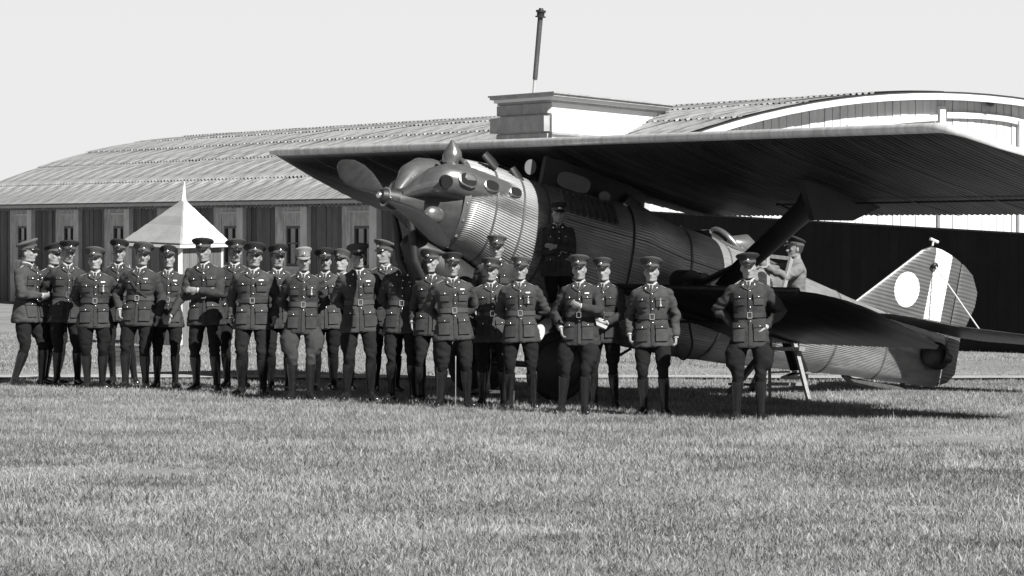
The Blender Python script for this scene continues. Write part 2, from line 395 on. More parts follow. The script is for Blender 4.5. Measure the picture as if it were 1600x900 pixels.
# inner arched frame with posts, from the photograph's rows
def yfront(px): q = (px - 800) / F; return (hc.x - hc.y * q) / (hb.y * q - hb.x)
def zfront(px, py): y = yfront(px); D = hc.y + hb.y * y; return H - (py - HZ) / F * D
pa = [(1325, 199), (1380, 190), (1420, 186), (1465, 183)]; pb = [(1480, 179), (1530, 180), (1570, 184), (1600, 191), (1640, 204)]
for P in (pa, pb):
    ys = [yfront(p[0]) for p in P]; zs = [zfront(*p) for p in P]
    archband('frame_rail', M['whitewall'], ys[0], ys[-1], -.07, .05, .0, .075, 12, lambda y: lerp(y, ys, zs))
for px, top in ((1472, 166), (1596, 188)):
    y = yfront(px); MB().box((.02, y, zfront(px, top) / 2), (.12, .13, zfront(px, top))).build('frame_post', M['whitewall'], hangar)
for px in (1010,):
    y = yfront(px); MB().box((.02, y, 1.3), (.10, .10, 2.6)).build('frame_post', M['greystone'], hangar)
lamp = empty('wall_lamp', Matrix.Translation(HM @ Vector((-.10, yfront(1543), zfront(1543, 161)))), 'small round lamp fixed high on the white arched hangar front', 'lamp')
MB().tube([(0, .12, 0), (0, -.02, 0)], [.10, .10], 14, ref=(0, 0, 1)).build('housing', M['greystone'], lamp)
MB().ell((0, -.05, 0), (.085, .06, .085), 12, 8).build('lamp_glass', M['glass'], lamp)

# ------------------------------------------------------------------ parapet block on the hangar corner, with its mast
bc = Vector((.73, 75.5, 0)); pL = ha * 2.35; pR = Vector((.298, .954, 0)) * 7.75
block = empty('parapet_block', Matrix.Translation(bc), 'square plastered block with moulded cornice above the wing, white on its right face', 'roof block')
def wedge(name, z0, z1, o, m, parent=block):
    c = -(pL.normalized() + pR.normalized()) * o
    q = [c, pL + (pL.normalized() - pR.normalized()) * o, pL + pR - c, pR + (pR.normalized() - pL.normalized()) * o]
    mb = MB(); mb.hexa([p + Vector((0, 0, z0)) for p in (q[0], q[3], q[2], q[1])], [p + Vector((0, 0, z1)) for p in (q[0], q[3], q[2], q[1])])
    return mb.build(name, m, parent)
mw_ = M['whiteflat']
def zb(py): return H - (py - HZ) / F * 75.5
wedge('lower_wall', 0, zb(210), .05, mw_); wedge('ledge', zb(210), zb(206.5), .12, M['greystone'])
wedge('band_course', zb(206.5), zb(179), .10, mw_); wedge('frieze', zb(179), zb(160), .03, mw_)
wedge('cornice_lower', zb(160), zb(156), .10, M['greystone']); wedge('cornice_middle', zb(156), zb(151), .20, M['whiteflat']); wedge('cornice', zb(151), zb(147), .31, M['greystone'])
wedge('cornice_top', zb(147), zb(144.5), .36, M['greystone'])
# jointed slabs whose grey puts the shade of the left face into the colour
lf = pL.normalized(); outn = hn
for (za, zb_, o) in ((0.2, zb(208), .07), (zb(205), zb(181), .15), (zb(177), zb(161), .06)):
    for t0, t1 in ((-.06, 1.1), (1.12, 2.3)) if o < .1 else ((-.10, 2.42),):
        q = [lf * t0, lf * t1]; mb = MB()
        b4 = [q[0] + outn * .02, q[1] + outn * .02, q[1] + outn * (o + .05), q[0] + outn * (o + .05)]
        mb.hexa([p + Vector((0, 0, za)) for p in b4], [p + Vector((0, 0, zb_)) for p in b4]); mb.build('shaded_slab', M['greystone'], block)
mast = empty('roof_mast', Matrix.Translation(at(834, 146, 77.6)), 'slim dark chimney mast rising from the top of the parapet block', 'mast')
tp = at(845.5, 14, 77.6) - at(834, 146, 77.6); tp.y = 0
MB().tube([tp * -.05, tp * .17], [.028, .032], 12).build('base_section', M['white'], mast)
MB().tube([tp * .165, tp * .92], [.046, .050], 12).build('pole', mat('mast_iron', .09, .5, metal=.4, var=.4, scale=5), mast)
c = MB().tube([tp * .90, tp * .915], [.10, .10], 12).tube([tp * .915, tp * .96], [.07, .075], 12).tube([tp * .96, tp * .985], [.095, .095], 12).tube([tp * .985, tp * 1.01], [.05, .04], 12)
c.build('cowl_cap', M['dark'], mast)

# ------------------------------------------------------------------ low black wall of tarred boards in front of the hangar
P0 = at(1017, 531, gy(531)); P1 = at(1600, 553, gy(553)); dn = (P1 - P0).normalized()
fence = empty('board_fence', Matrix.Translation(P0), 'long low black tarred board wall standing behind the aircraft tail', 'fence')
tot = (P1 - P0).length; nb = 60; step = .24; nrm = Vector((-dn.y, dn.x, 0)); 
if nrm.y > 0: nrm = -nrm
for i in range(int(tot * 1.55 / step)):
    a = dn * (i * step); b = dn * (i * step + step - .004); tz = lambda p: lerp((p.length) / tot, (0, 1), (at(1017, 332, P0.y).z, at(1600, 366, P1.y).z)) if p.length / tot < 1 else at(1600, 366, P1.y).z - .03 * (p.length - tot) / tot
    mb = MB(); e = nrm * .03
    mb.hexa([a, b, b + e, a + e], [a + Vector((0, 0, tz(a))), b + Vector((0, 0, tz(b))), b + e + Vector((0, 0, tz(b))), a + e + Vector((0, 0, tz(a)))])
    mb.build('board', M['tar'], fence)
e1 = dn * tot * 1.55
c0_, c1_ = Vector((0, 0, at(1017, 332, P0.y).z + .012)), dn * tot + Vector((0, 0, at(1600, 366, P1.y).z + .012))
MB().beam(c0_ + nrm * .015, c1_ + nrm * .015, .06, .025).beam(c1_ + nrm * .015, e1 + Vector((0, 0, c1_.z - .03 * .55)) + nrm * .015, .06, .025).build('capping', M['dark'], fence)

# ------------------------------------------------------------------ kiosk with pyramid roof
KD = 68.0
kp = Vector(((283 - 800) / F * KD, KD, 0))
kiosk = empty('kiosk', Matrix.Translation(kp), 'small square kiosk with pale pyramid roof and spire before the hangar wall', 'kiosk')
def kk(px, py, D): return at(px, py, D) - kp
ap = kk(287, 312, KD + 1.0); c0 = kk(283, 383, KD); c1 = kk(194, 379, KD + .95); c3 = kk(357, 381, KD + 1.05); c2 = c1 + c3 - c0
for a, b, m in ((c1, c0, 'canvas_shaded'), (c0, c3, 'canvas_white'), (c3, c2, 'canvas_white'), (c2, c1, 'canvas_shaded')):
    a, b = Vector(a), Vector(b); nn = (b - a).cross(ap - a).normalized(); 
    if nn.z < 0: nn = -nn
    for k in range(5):
        t0, t1 = k / 5, (k + 1) / 5 - .002
        q = [a.lerp(ap, t0), b.lerp(ap, t0), b.lerp(ap, t1), a.lerp(ap, t1)]; e = nn * (.02 + .006 * (4 - k))
        MB().hexa([p + nn * .001 for p in q], [p + e for p in q]).build('roof_panel', M[m], kiosk)
MB().tube([ap + Vector((0, 0, -.06)), ap + Vector((0, 0, .07)), kk(288.5, 283, KD + 1.0)], [.055, .035, .006], 10).build('finial', M['canvas_white'], kiosk)
for a, b in ((c1, c0), (c0, c3), (c3, c2), (c2, c1)):
    MB().beam(a + Vector((0, 0, -.025)), b + Vector((0, 0, -.025)), .05, .05).build('eave_trim', M['canvas_white'], kiosk)
cen = (c0 + c2) / 2
ins = lambda p: cen + (p - cen) * .86
for a, b in ((c1, c0), (c0, c3), (c3, c2), (c2, c1)):
    a, b = ins(a), ins(b)
    for k in range(5):
        p, q = a.lerp(b, k / 5), a.lerp(b, (k + 1) / 5 - .01); mb = MB(); e = (q - p).cross(Vector((0, 0, 1))).normalized() * .02
        mb.hexa([Vector((v.x, v.y, 0)) for v in (p, q, q + e, p + e)], [Vector((v.x, v.y, c0.z - .04)) for v in (p, q, q + e, p + e)]); mb.build('wall_board', M['boards'], kiosk)
for p in (c0, c1, c2, c3):
    p = ins(p); MB().box((p.x, p.y, (c0.z - .06) / 2), (.07, .07, c0.z - .06)).build('corner_post', M['pilaster'], kiosk)

#MARK_PLANE
# ------------------------------------------------------------------ aircraft
hub = at(605, 308, 45.95); tl = at(1470, 540, 49.8)
ax = (tl - hub).normalized(); aw = Vector((ax.y, -ax.x, 0)).normalized(); au = ax.cross(aw)
if au.z < 0: au = -au
AM = Matrix(((ax.x, aw.x, au.x, hub.x), (ax.y, aw.y, au.y, hub.y), (ax.z, aw.z, au.z, hub.z), (0, 0, 0, 1)))
AI = AM.inverted()
plane = empty('monoplane', AM, 'large all metal aircraft with broad corrugated high wing, standing tail down on the grass', 'aircraft')
def hitl(px, py, p, n):           # photo pixel -> local point on the local plane (p, n)
    o = AI @ Vector((0, 0, H)); d = AI.to_3x3() @ ray(px, py); p, n = Vector(p), Vector(n)
    return o + d * ((p - o).dot(n) / d.dot(n))
def hy(px, py, y): return hitl(px, py, (0, y, 0), (0, 1, 0))
def hx(px, py, x): return hitl(px, py, (x, 0, 0), (1, 0, 0))
topx = [(690, 262), (705, 247), (760, 258), (830, 285), (900, 300), (985, 318), (1040, 348), (1100, 370), (1165, 395), (1250, 432), (1330, 468), (1400, 495), (1460, 520)]
botx = [(700, 395), (730, 420), (760, 440), (850, 490), (960, 538), (1050, 556), (1130, 567), (1230, 577), (1320, 586), (1445, 603)]
TX = [hy(*p, 0) for p in topx]; BX = [hy(*p, 0) for p in botx]
ftop = lambda x: lerp(x, [p.x for p in TX], [p.z for p in TX]); fbot = lambda x: lerp(x, [p.x for p in BX], [p.z for p in BX])
fhw = lambda x: lerp(x, [.6, .9, 1.5, 2.5, 3.5, 4.8, 6.0, 7.2, 7.9], [.47, .54, .62, .66, .64, .54, .38, .20, .07])
def fsec(x, th, off=0, p=2.35):
    zt, zb_ = ftop(x), fbot(x); zc = (zt + zb_) / 2; hh = (zt - zb_) / 2; c, s = math.cos(th), math.sin(th)
    r = (abs(c) ** p + abs(s) ** p) ** (-1 / p)
    return Vector((x, (fhw(x) + off) * r * c, zc + (hh + off) * r * s))
NW = 140
def fuselage(x0, x1, name, m, amp, n=40):
    mb = MB(); rings = []
    for i in range(n + 1):
        x = x0 + (x1 - x0) * i / n
        rings.append([fsec(x, 2 * PI * j / (NW * 4), amp * (1 + .7 * mn.noise(Vector((x * 1.3, j * .021, 2)))) * math.sin(2 * PI * j / 4 + .4) + .006 * mn.noise(Vector((x * 2.1, math.cos(2 * PI * j / NW / 4) * 2.5, math.sin(2 * PI * j / NW / 4) * 2.5)))) for j in range(NW * 4)])
    return mb.loft(rings).build(name, m, plane, 80)
fz = fuselage(.74, 7.86, 'fuselage', M['metal'], .0055, 56)
def band(x, wd, m, off=.013, name='panel_band', t0=0, t1=2 * PI):
    mb = MB(); n = 72; vs = []; fs = []
    for i in range(n + 1):
        t = t0 + (t1 - t0) * i / n
        for xx, o in ((x, .0), (x, off), (x + wd, off), (x + wd, .0)): vs.append(fsec(xx, t, o))
        if i:
            a, b = 4 * (i - 1), 4 * i
            for k in range(3): fs.append((a + k, a + k + 1, b + k + 1, b + k))
    mb.add(vs, fs); return mb.build(name, m, plane)
band(.70, .07, M['cowl'], .02, 'cowling_ring')
for x in (1.08, 1.42, 1.75, 2.9, 3.75, 4.35, 5.2, 6.1, 6.9): band(x, .022, M['cowl'] if x != 2.9 else M['dark'], .011)
# longitudinal seam strip with rivets
mb = MB()
mb.tube([fsec(x, .42, .012) for x in np.linspace(2.0, 7.4, 30)], .005, 6); mb.build('seam_strip', M['dark'], plane)
# smooth nose of the cowling
mb = MB(); rings = []
for x, r in ((.10, .13), (.18, .17), (.30, .24), (.45, .34), (.60, .43), (.72, .50)):
    zc = lerp(x, (0, .74), (0, .02)); rings.append([Vector((x, r * .98 * math.cos(t), zc - .02 + r * math.sin(t))) for t in [2 * PI * k / 48 for k in range(48)]])
mb.loft(rings).build('nose_cowling', M['prop'], plane)
# bolts round the cowling ring
for k in range(18):
    t = 2 * PI * k / 18; MB().ell(fsec(.735, t, .022), (.016, .016, .016), 6, 4).build('bolt', M['brass'], plane)
# cylinder bank fairings
def bank(y, z, zend, r, x1, name='cylinder_fairing', m='cowl'):
    pts = [(.16, y * .25, z * .22), (.26, y * .5, z * .52), (.38, y * .8, z * .82), (.52, y, z), (.66, y * 1.02, z * 1.03), (1.0, y, z), (x1 * .75, y * .95, zend + (z - zend) * .4), (x1, y * .85, zend)]
    rad = [r * .25, r * .52, r * .82, r * .98, r * 1.04, r * .98, r * .9, r * .62]
    return MB().tube(pts, rad, 20, ref=(0, 0, 1)).build(name, M[m], plane)
b1 = bank(.35, .31, .30, .205, 2.1); b2 = bank(-.34, .40, .40, .185, 1.9); b3 = bank(-.50, .18, .2, .2, 1.9)
# exhaust mouth in the front of the near bank and the three oval ports on its side
e0 = hy(697, 283, .57)
MB().tube([e0 + Vector((0, -.03, 0)), e0 + Vector((0, .03, -.01))], [.075, .075], 16, ref=(0, 0, 1)).build('exhaust_port', M['black'], plane)
for px, py, a, b in ((732, 281, .105, .072), (769, 290, .085, .058), (806, 300, .07, .05)):
    c = hy(px, py, .560 if px < 740 else .55); nrm_ = Vector((.0, .93, .36)).normalized(); tx = Vector((1, 0, -.03)).normalized(); tz = nrm_.cross(tx)
    def oval(s0, s1, off): return [c + nrm_ * off + tx * (math.copysign(abs(math.cos(t)) ** .75, math.cos(t)) * a * s0) + tz * (math.copysign(abs(math.sin(t)) ** .75, math.sin(t)) * b * s1) for t in [2 * PI * k / 24 for k in range(24)]]
    rim = MB().loft([oval(1.2, 1.25, -.06), oval(1.15, 1.2, .004), oval(1.0, 1.0, .008), oval(.98, .98, -.01)], False).build('exhaust_port', M['cowl'], plane)
    MB().loft([oval(1.0, 1.0, -.04), oval(1.0, 1.0, .004)]).build('opening', M['black'], rim)
# louvres aft of the bank
for k in range(9):
    x = 1.95 + k * .085; a = fsec(x, .95, .0); b = fsec(x + .02, .55, .0)
    MB().beam(a + Vector((0, .02, .03)), b + Vector((0, .035, .01)), .022, .05).build('louvre', M['cowl'], plane)
# filler horn above the cowling
a = hy(706, 250, .1)
MB().tube([a + Vector((0, 0, -.05)), a + Vector((0, 0, .04)), a + Vector((-.01, 0, .10)), a + Vector((-.03, 0, .17)), a + Vector((-.05, 0, .22))], [.10, .115, .095, .05, .012], 16).build('filler_horn', M['cowl'], plane)
a = hy(678, 336, .45); MB().ell(a, (.13, .06, .10), 14, 10).build('blister', M['cowl'], plane)
# radiator and pipes under the nose
mb = MB(); mb.tube([(.35, .0, -.40), (.7, .0, -.62), (1.3, .0, -.85), (1.7, 0, -.86)], [.10, .30, .34, .2], 16, ref=(0, 0, 1)); mb.build('chin_radiator', M['dark'], plane)
for y in (-.25, .1): MB().tube([(.25, y, -.12), (.36, y, -.35), (.42, y + .05, -.62), (.62, y + .05, -.85)], [.03, .05, .05, .04], 10).build('intake_pipe', M['dark'], plane)
# propeller
pr = MB().tube([(-.10, 0, 0), (-.085, 0, 0), (-.03, 0, 0), (.02, 0, 0), (.13, 0, 0)], [.045, .075, .095, .11, .13], 20, ref=(0, 0, 1)).build('propeller_hub', M['dark'], plane)
MB().tube([(-.035, 0, 0), (-.015, 0, 0)], [.112, .112], 24, ref=(0, 0, 1)).build('hub_ring', M['brass'], pr)
MB().ell((-.10, 0, 0), (.04, .04, .04), 12, 8).build('hub_nut', M['brass'], pr)
def blade(tip_px):
    tip = hx(*tip_px, 0); rd = Vector((0, tip.y, tip.z)); Lb = rd.length; rd.normalize(); tg = Vector((1, 0, 0)).cross(rd)
    rings = []
    for f_, wd, th in ((.07, .07, .05), (.16, .09, .035), (.30, .15, .024), (.48, .215, .018), (.66, .235, .014), (.82, .205, .011), (.93, .125, .008), (.985, .07, .006), (1, .02, .004)):
        wd *= 1.04; pitch = -R(46 - 27 * f_); cdv = tg * math.cos(pitch) + Vector((1, 0, 0)) * math.sin(pitch); nv = rd.cross(cdv)
        rings.append([rd * (f_ * Lb) + cdv * (math.cos(t) * wd * .62) + nv * (math.sin(t) * th) for t in [2 * PI * k / 16 for k in range(16)]])
    return MB().loft(rings).build('propeller_blade', M['prop'], plane)
t1 = hx(529, 254, 0); blade((529, 254)); blade((703, 380))

# generic thin surface: rows along v, chord along u, corrugated
def surf(name, m, vrange, urange, P, dv, thick, amp, pitch, nu=10, le_clean=.06, parent=plane, ang=80):
    n = max(2, int((vrange[1] - vrange[0]) / dv)); rings = []
    cs = [0, .004, .015, .035, .07, .13, .22, .35, .5, .65, .8, .9, 1.0]
    prof = lambda c: 2.0 * (.2969 * math.sqrt(c) - .126 * c - .3516 * c * c + .2843 * c ** 3 - .1015 * c ** 4) / .2 / 2
    def one(v):
        u0, u1 = urange(v); ch = max(u1 - u0, .001); ring = []
        rg = amp * math.sin(2 * PI * v / pitch); tk = thick(v)
        for sgn, seq in ((1, cs), (-1, cs[-2:0:-1])):
            for c in seq:
                k = 0 if c < le_clean / 2 else min(1, (c - le_clean / 2) / le_clean)
                t = prof(c) * tk * min(1, ch / .5) * .5 * (1.15 if sgn > 0 else .85)
                ring.append(P(v, u0 + ch * c, sgn * t + rg * k * min(1, ch / .2)))
        return ring
    for i in range(n + 1): rings.append(one(vrange[0] + (vrange[1] - vrange[0]) * i / n))
    return MB().loft(rings).build(name, m, parent, ang)
# upper wing: measured on its own inclined plane
Lf = AI @ at(425, 236, .98 * F / 119); Ln = AI @ at(1470, 197, .98 * F / 158)
INC = R(5.5); ws = (Ln - Lf).normalized(); we = Vector((math.cos(INC), 0, -math.sin(INC))); we = (we - ws * we.dot(ws)).normalized(); wn = ws.cross(we)
if wn.z < 0: wn = -wn
def onwing(px, py): q = hitl(px, py, Lf, wn) - Lf; return q.dot(ws), q.dot(we)
SPN = (Ln - Lf).length; CH = 2.60
cu = onwing(1008, 313); cv = onwing(1118, 335); print('cutout', cu, cv)
def wing_u(v):
    le = 0.0
    if v < 0: le = lerp(v, (-1.05, -.9, -.5, 0), (2.2, 1.55, .75, 0))
    if v > SPN: le = lerp(v, (SPN, SPN + .18, SPN + .35, SPN + .75, SPN + .95), (0, .12, .7, 1.7, 2.3))
    te = CH
    if v < -.4: te = lerp(v, (-1.05, -.4), (2.3, 2.45))
    elif v < 2: te = lerp(v, (-.4, 2), (2.45, CH))
    if 3 < v < cv[0]: te = lerp(v, (3, cu[0], cv[0] - .4, cv[0]), (CH, cu[1], CH - .03, CH))
    if v > SPN + .5: te = lerp(v, (SPN + .5, SPN + .95), (CH, 2.4))
    return le, te
def wingP(v, u, n): return Lf + ws * v + we * u + wn * (n - .02)
wing_th = lambda v: .30 * lerp(v, (-1.05, 0, 5, 9, SPN, SPN + .95), (.35, .55, 1, 1, .6, .35))
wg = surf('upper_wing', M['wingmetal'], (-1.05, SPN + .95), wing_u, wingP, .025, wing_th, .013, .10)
MB().loft([[wingP(v, wing_u(v)[0] - .010 + .05 * rr * math.cos(t), .050 * rr * math.sin(t)) for t in [2 * PI * k / 16 for k in range(16)]] for v in list(np.linspace(0, SPN, 60)) + [SPN + .06, SPN + .12, SPN + .2, SPN + .3, SPN + .5] for rr in [lerp(v, (0, .3, SPN, SPN + .3, SPN + .5), (.5, 1, 1, .8, .4))]]).build('leading_edge', M['edge'], wg)
for v in (1.1, 2.6, 4.2, 5.6, 7.7, 9.0, 10.3, 11.8, 13.3):       # sheet joints across the wing underside
    mb = MB(); mb.tube([wingP(v, u, -.128 * lerp(u, (0, .1, .5, 1.2, 2.0, CH - .05), (.2, .75, 1.02, .98, .62, .12)) * wing_th(v) / .30 - .012) for u in np.linspace(.06, wing_u(v)[1] - .05, 16)], .012, 6, sq=(.5, 1.6), ref=(0, 0, 1))
    mb.build('seam_strip', M['strut'], wg)
mb = MB()                                                  # aileron gap on the near wing
for v in np.linspace(8.9, SPN + .3, 60): pass
mb.tube([wingP(v, CH - .62, -.085 * lerp(v, (8.9, SPN), (1, .6))) for v in np.linspace(9.1, SPN + .5, 40)], .011, 6); mb.tube([wingP(9.1, u, -.07) for u in (CH - .62, CH - .3, CH - .03)], .010, 6)
mb.build('aileron_gap', M['black'], wg)
# centre pylon under the wing with pale access panels
mb = MB(); rings = []
for x, hw_ in ((1.9, .04), (2.1, .18), (2.5, .27), (2.9, .26), (3.15, .16), (3.3, .05)):
    zt = Lf.z + (x - Lf.x) * we.z / we.x + .0; rings.append([(x, -hw_, ftop(x) - .12), (x, hw_, ftop(x) - .12), (x, hw_, zt), (x, -hw_, zt)])
mb.loft(rings).build('wing_pylon', M['strut'], plane)
def panel(cx, cy, rx, ry, rot, y=.42, pw=.6):
    poly = []
    for k in range(24):
        t = 2 * PI * k / 24; a, b = math.copysign(abs(math.cos(t)) ** pw, math.cos(t)) * rx, math.copysign(abs(math.sin(t)) ** pw, math.sin(t)) * ry
        poly.append(hy(cx + a * math.cos(rot) - b * math.sin(rot), cy + a * math.sin(rot) + b * math.cos(rot), y))
    MB().prism(poly, (0, -.012, 0)).build('access_panel', M['hatch'], plane)
panel(829, 261, 9, 12, .1, y=.30, pw=1); panel(897, 285, 26, 13, .32); panel(945, 307, 9, 8, .3, pw=1)
for (a, b, r, m) in (((757, 240), (776, 262), .035, 'strut'), ((978, 312), (1006, 342), .06, 'cowl'), ((800, 262), (815, 285), .03, 'strut')):
    p, q = hy(*a, .3), hy(*b, .35)
    MB().tube([p, p.lerp(q, .5), q], [r, r * 1.15, r], 14, sq=(1.6, .6), ref=(1, 0, 0)).build('cabane_strut', M[m], plane)
# lower wing
LZ = None; lp0 = hy(985, 450, .62); 
LINC = R(6.0); le_ = Vector((math.cos(LINC), 0, -math.sin(LINC))); lsd = Vector((0, 1, 0))
lpx = 2.75
# height so that the leading edge shows at row 457 near column 1290
best = None
for z in np.linspace(-1.2, 0, 241):
    o = Vector((lpx, 0, z)); q = hitl(1280, 456, o, (0, 0, 1)); e = abs(q.x - lpx)
    if best is None or e < best[0]: best = (e, z, q.y)
LZv, LSP = best[1], best[2]
lo = Vector((lpx, 0, LZv)); ln = Vector((math.sin(LINC), 0, math.cos(LINC)))
def onlow(px, py): q = hitl(px, py, lo, ln) - lo; return q.y, q.dot(le_)
print('lower wing z', LZv, 'span to 1280', LSP, 'pts', [tuple(round(t, 2) for t in onlow(*p)) for p in ((985, 449), (1100, 452), (1320, 470), (1400, 505), (1460, 535), (1470, 545), (1380, 537), (1200, 530), (1100, 535))])
LC = 2.0
def lo_u(v):
    v = abs(v); a = lerp(v, (0, 4.35, 4.6, 4.75, 4.83, 4.87), (0, 0, .06, .2, .42, .65)); b = lerp(v, (0, 4.3, 4.5, 4.65, 4.78, 4.87), (LC, 1.97, 1.85, 1.55, 1.05, .75)); return a, b
def loP(v, u, n): return lo + Vector((0, v, 0)) + le_ * u + ln * n
for sg in (1, -1):
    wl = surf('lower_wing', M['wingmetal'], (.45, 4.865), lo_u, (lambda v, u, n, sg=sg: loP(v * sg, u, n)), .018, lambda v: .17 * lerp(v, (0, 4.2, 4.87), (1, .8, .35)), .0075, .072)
    MB().loft([[loP(sg * v, -.012 + .035 * math.cos(t), .036 * math.sin(t)) for t in [2 * PI * k / 14 for k in range(14)]] for v in np.linspace(.5, 4.38, 30)]).build('leading_edge', M['strut'], wl)
# broad V strut between the wings
def strut(sg):
    A = wingP(onwing(1292, 300)[0], 1.25, -.1); B = loP(onlow(1085, 448)[0] if False else 1.9, .55, .05)
    tpt = hitl(1300, 290, Lf, wn); tpt = Lf + ws * (tpt - Lf).dot(ws) + we * (tpt - Lf).dot(we)
    bpt = hy(1128, 447, 1.7)
    if sg < 0: tpt, bpt = Vector((tpt.x, -tpt.y + .8, tpt.z)), Vector((bpt.x, -bpt.y, bpt.z))
    d = tpt - bpt; pts = [bpt + d * t for t in (0, .12, .35, .6, .80, .92, 1.0)]
    wd = (.18, .27, .31, .32, .36, .54, .74); rings = []
    for p, q in zip(pts, wd): rings.append([p + Vector((math.cos(t) * q * .5, math.sin(t) * .06, 0)) for t in [2 * PI * k / 20 for k in range(20)]])
    o = MB().loft(rings).build('wing_strut', M['strut'], plane)
    if sg > 0:
        a_, b_ = hy(1087, 447, 1.0), bpt.lerp(tpt, .27); r2 = []
        for t, q in ((0, .14), (.3, .2), (.7, .22), (1, .2)):
            p = a_.lerp(b_, t); r2.append([p + Vector((math.cos(k) * q * .5, 0, math.sin(k) * .05 + math.cos(k) * q * .25)) for k in [2 * PI * j / 16 for j in range(16)]])
        MB().loft(r2).build('brace_strut', M['strut'], plane)
    f = MB(); t0 = tpt; f.prism([t0 + Vector((-.55, 0, .12)), t0 + Vector((.75, 0, .0)), t0 + Vector((.30, -.02, -.32)), t0 + Vector((-.15, -.08, -.42))], (0, .10, 0)); f.build('strut_fairing', M['strut'], o)
    return tpt, bpt
print('strut', strut(1)); strut(-1)
# two dark cylinders lying on the wing root
for px, r in ((1073, .13), (1092, .10)):
    c = hy(px, 440, .95); MB().tube([c + Vector((-.02, -.14, 0)), c + Vector((-.02, .14, 0))], [r, r], 18, ref=(0, 0, 1)).build('root_canister', M['dark'], plane)
# bracing below the lower wing
for a, b in (((985, 500), (1150, 505)), ((1000, 470), (1110, 500)), ((1085, 505), (1140, 470)), ((960, 560), (985, 545))):
    MB().tube([hy(*a, .75), hy(*b, 1.2)], .016, 8).build('brace_rod', M['dark'], plane)
c = hy(1070, 540, .8); MB().tube([c + Vector((.10 * math.cos(t), 0, .16 * math.sin(t) - (.0))) for t in np.linspace(-PI, .9, 12)] + [hy(1076, 500, .8)], .014, 8).build('mounting_step', M['dark'], plane)
# cockpits
ck = [hy(p[0], p[1], 0) for p in ((1128, 384), (1155, 396))]
for cx_, rx_ in ((ck[0].x + .02, .24), (ck[0].x + .62, .2)):
    rings = []
    for o_, zz in ((1.12, .015), (1.0, .035), (.9, .02), (.86, -.12)):
        rings.append([Vector((cx_ + rx_ * o_ * math.cos(t), .27 * o_ * math.sin(t), ftop(cx_ + rx_ * o_ * math.cos(t)) - .06 * (math.sin(t) * o_) ** 2 + zz)) for t in [2 * PI * k / 28 for k in range(28)]])
    rim = MB().loft(rings, False).build('cockpit', M['cowl'], plane)
    MB().loft([[p + Vector((0, 0, .0)) for p in rings[2]], rings[3]]).build('opening', M['black'], rim)
# gun ring arch, windscreens and head fairing
ac = hy(1143, 388, 0)
top_ = hy(1131, 364, 0)
hh_ = top_.z - ftop(ac.x)
arch = [Vector((ac.x - .10 - (.13 if False else 0) - .16 * math.sin(t) * 0 + .0, .27 * math.cos(t), ftop(ac.x) - .07 + (hh_ + .09) * math.sin(t))) for t in np.linspace(0, PI, 20)]
for q in arch: q.x += -.16 * ((q.z - ftop(ac.x)) / max(hh_, .01))
MB().tube(arch, .022, 10, sq=(1.5, .8)).build('hood_arch', M['cowl'], plane)
shell = MB(); rings = []
for k, t in enumerate(np.linspace(0, .97, 8)):
    s_ = math.sqrt(max(0, 1 - t * t)); rings.append([Vector((q.x - .05 - .34 * t * (1), q.y * (.93 * s_ + .02), ftop(ac.x - .34 * t) - .05 + (q.z - ftop(ac.x)) * s_ * .96)) for q in arch])
vs = [p for r_ in rings for p in r_]; n_ = len(arch)
shell.add(vs, [(i * n_ + j, i * n_ + j + 1, (i + 1) * n_ + j + 1, (i + 1) * n_ + j) for i in range(7) for j in range(n_ - 1)]); shell.build('hood', M['dark'], plane)
hp = hy(1158, 392, 0)
MB().tube([hp + Vector((-.16, 0, .04)), hp + Vector((.0, 0, .06)), hp + Vector((.2, 0, -.02)), hp + Vector((.5, 0, -.12))], [.10, .15, .12, .04], 16, ref=(0, 0, 1)).build('head_fairing', M['cowl'], plane)
a, b, c = hy(1080, 368, 0), hy(1098, 360, 0), hy(1112, 384, 0)
ws_ = MB(); base0 = Vector((a.x, 0, ftop(a.x))); 
ws_.add([base0, Vector((c.x - .08, .20, ftop(c.x) - .04)), Vector((c.x - .08, -.20, ftop(c.x) - .04)), Vector((b.x + .04, .09, b.z + .02)), Vector((b.x + .04, -.09, b.z + .02))], [(0, 1, 3), (0, 4, 2), (0, 3, 4), (1, 2, 4, 3)]); ws_.build('windscreen', M['cowl'], plane, 20)
a = hy(1085, 369, .1); MB().ell(a, (.09, .05, .045), 12, 8).build('filler_cap', M['pale'], plane)
MB().beam(hy(1047, 352, 0) , hy(1062, 362, 0), .25, .035).build('hatch_cover', M['dark'], plane)
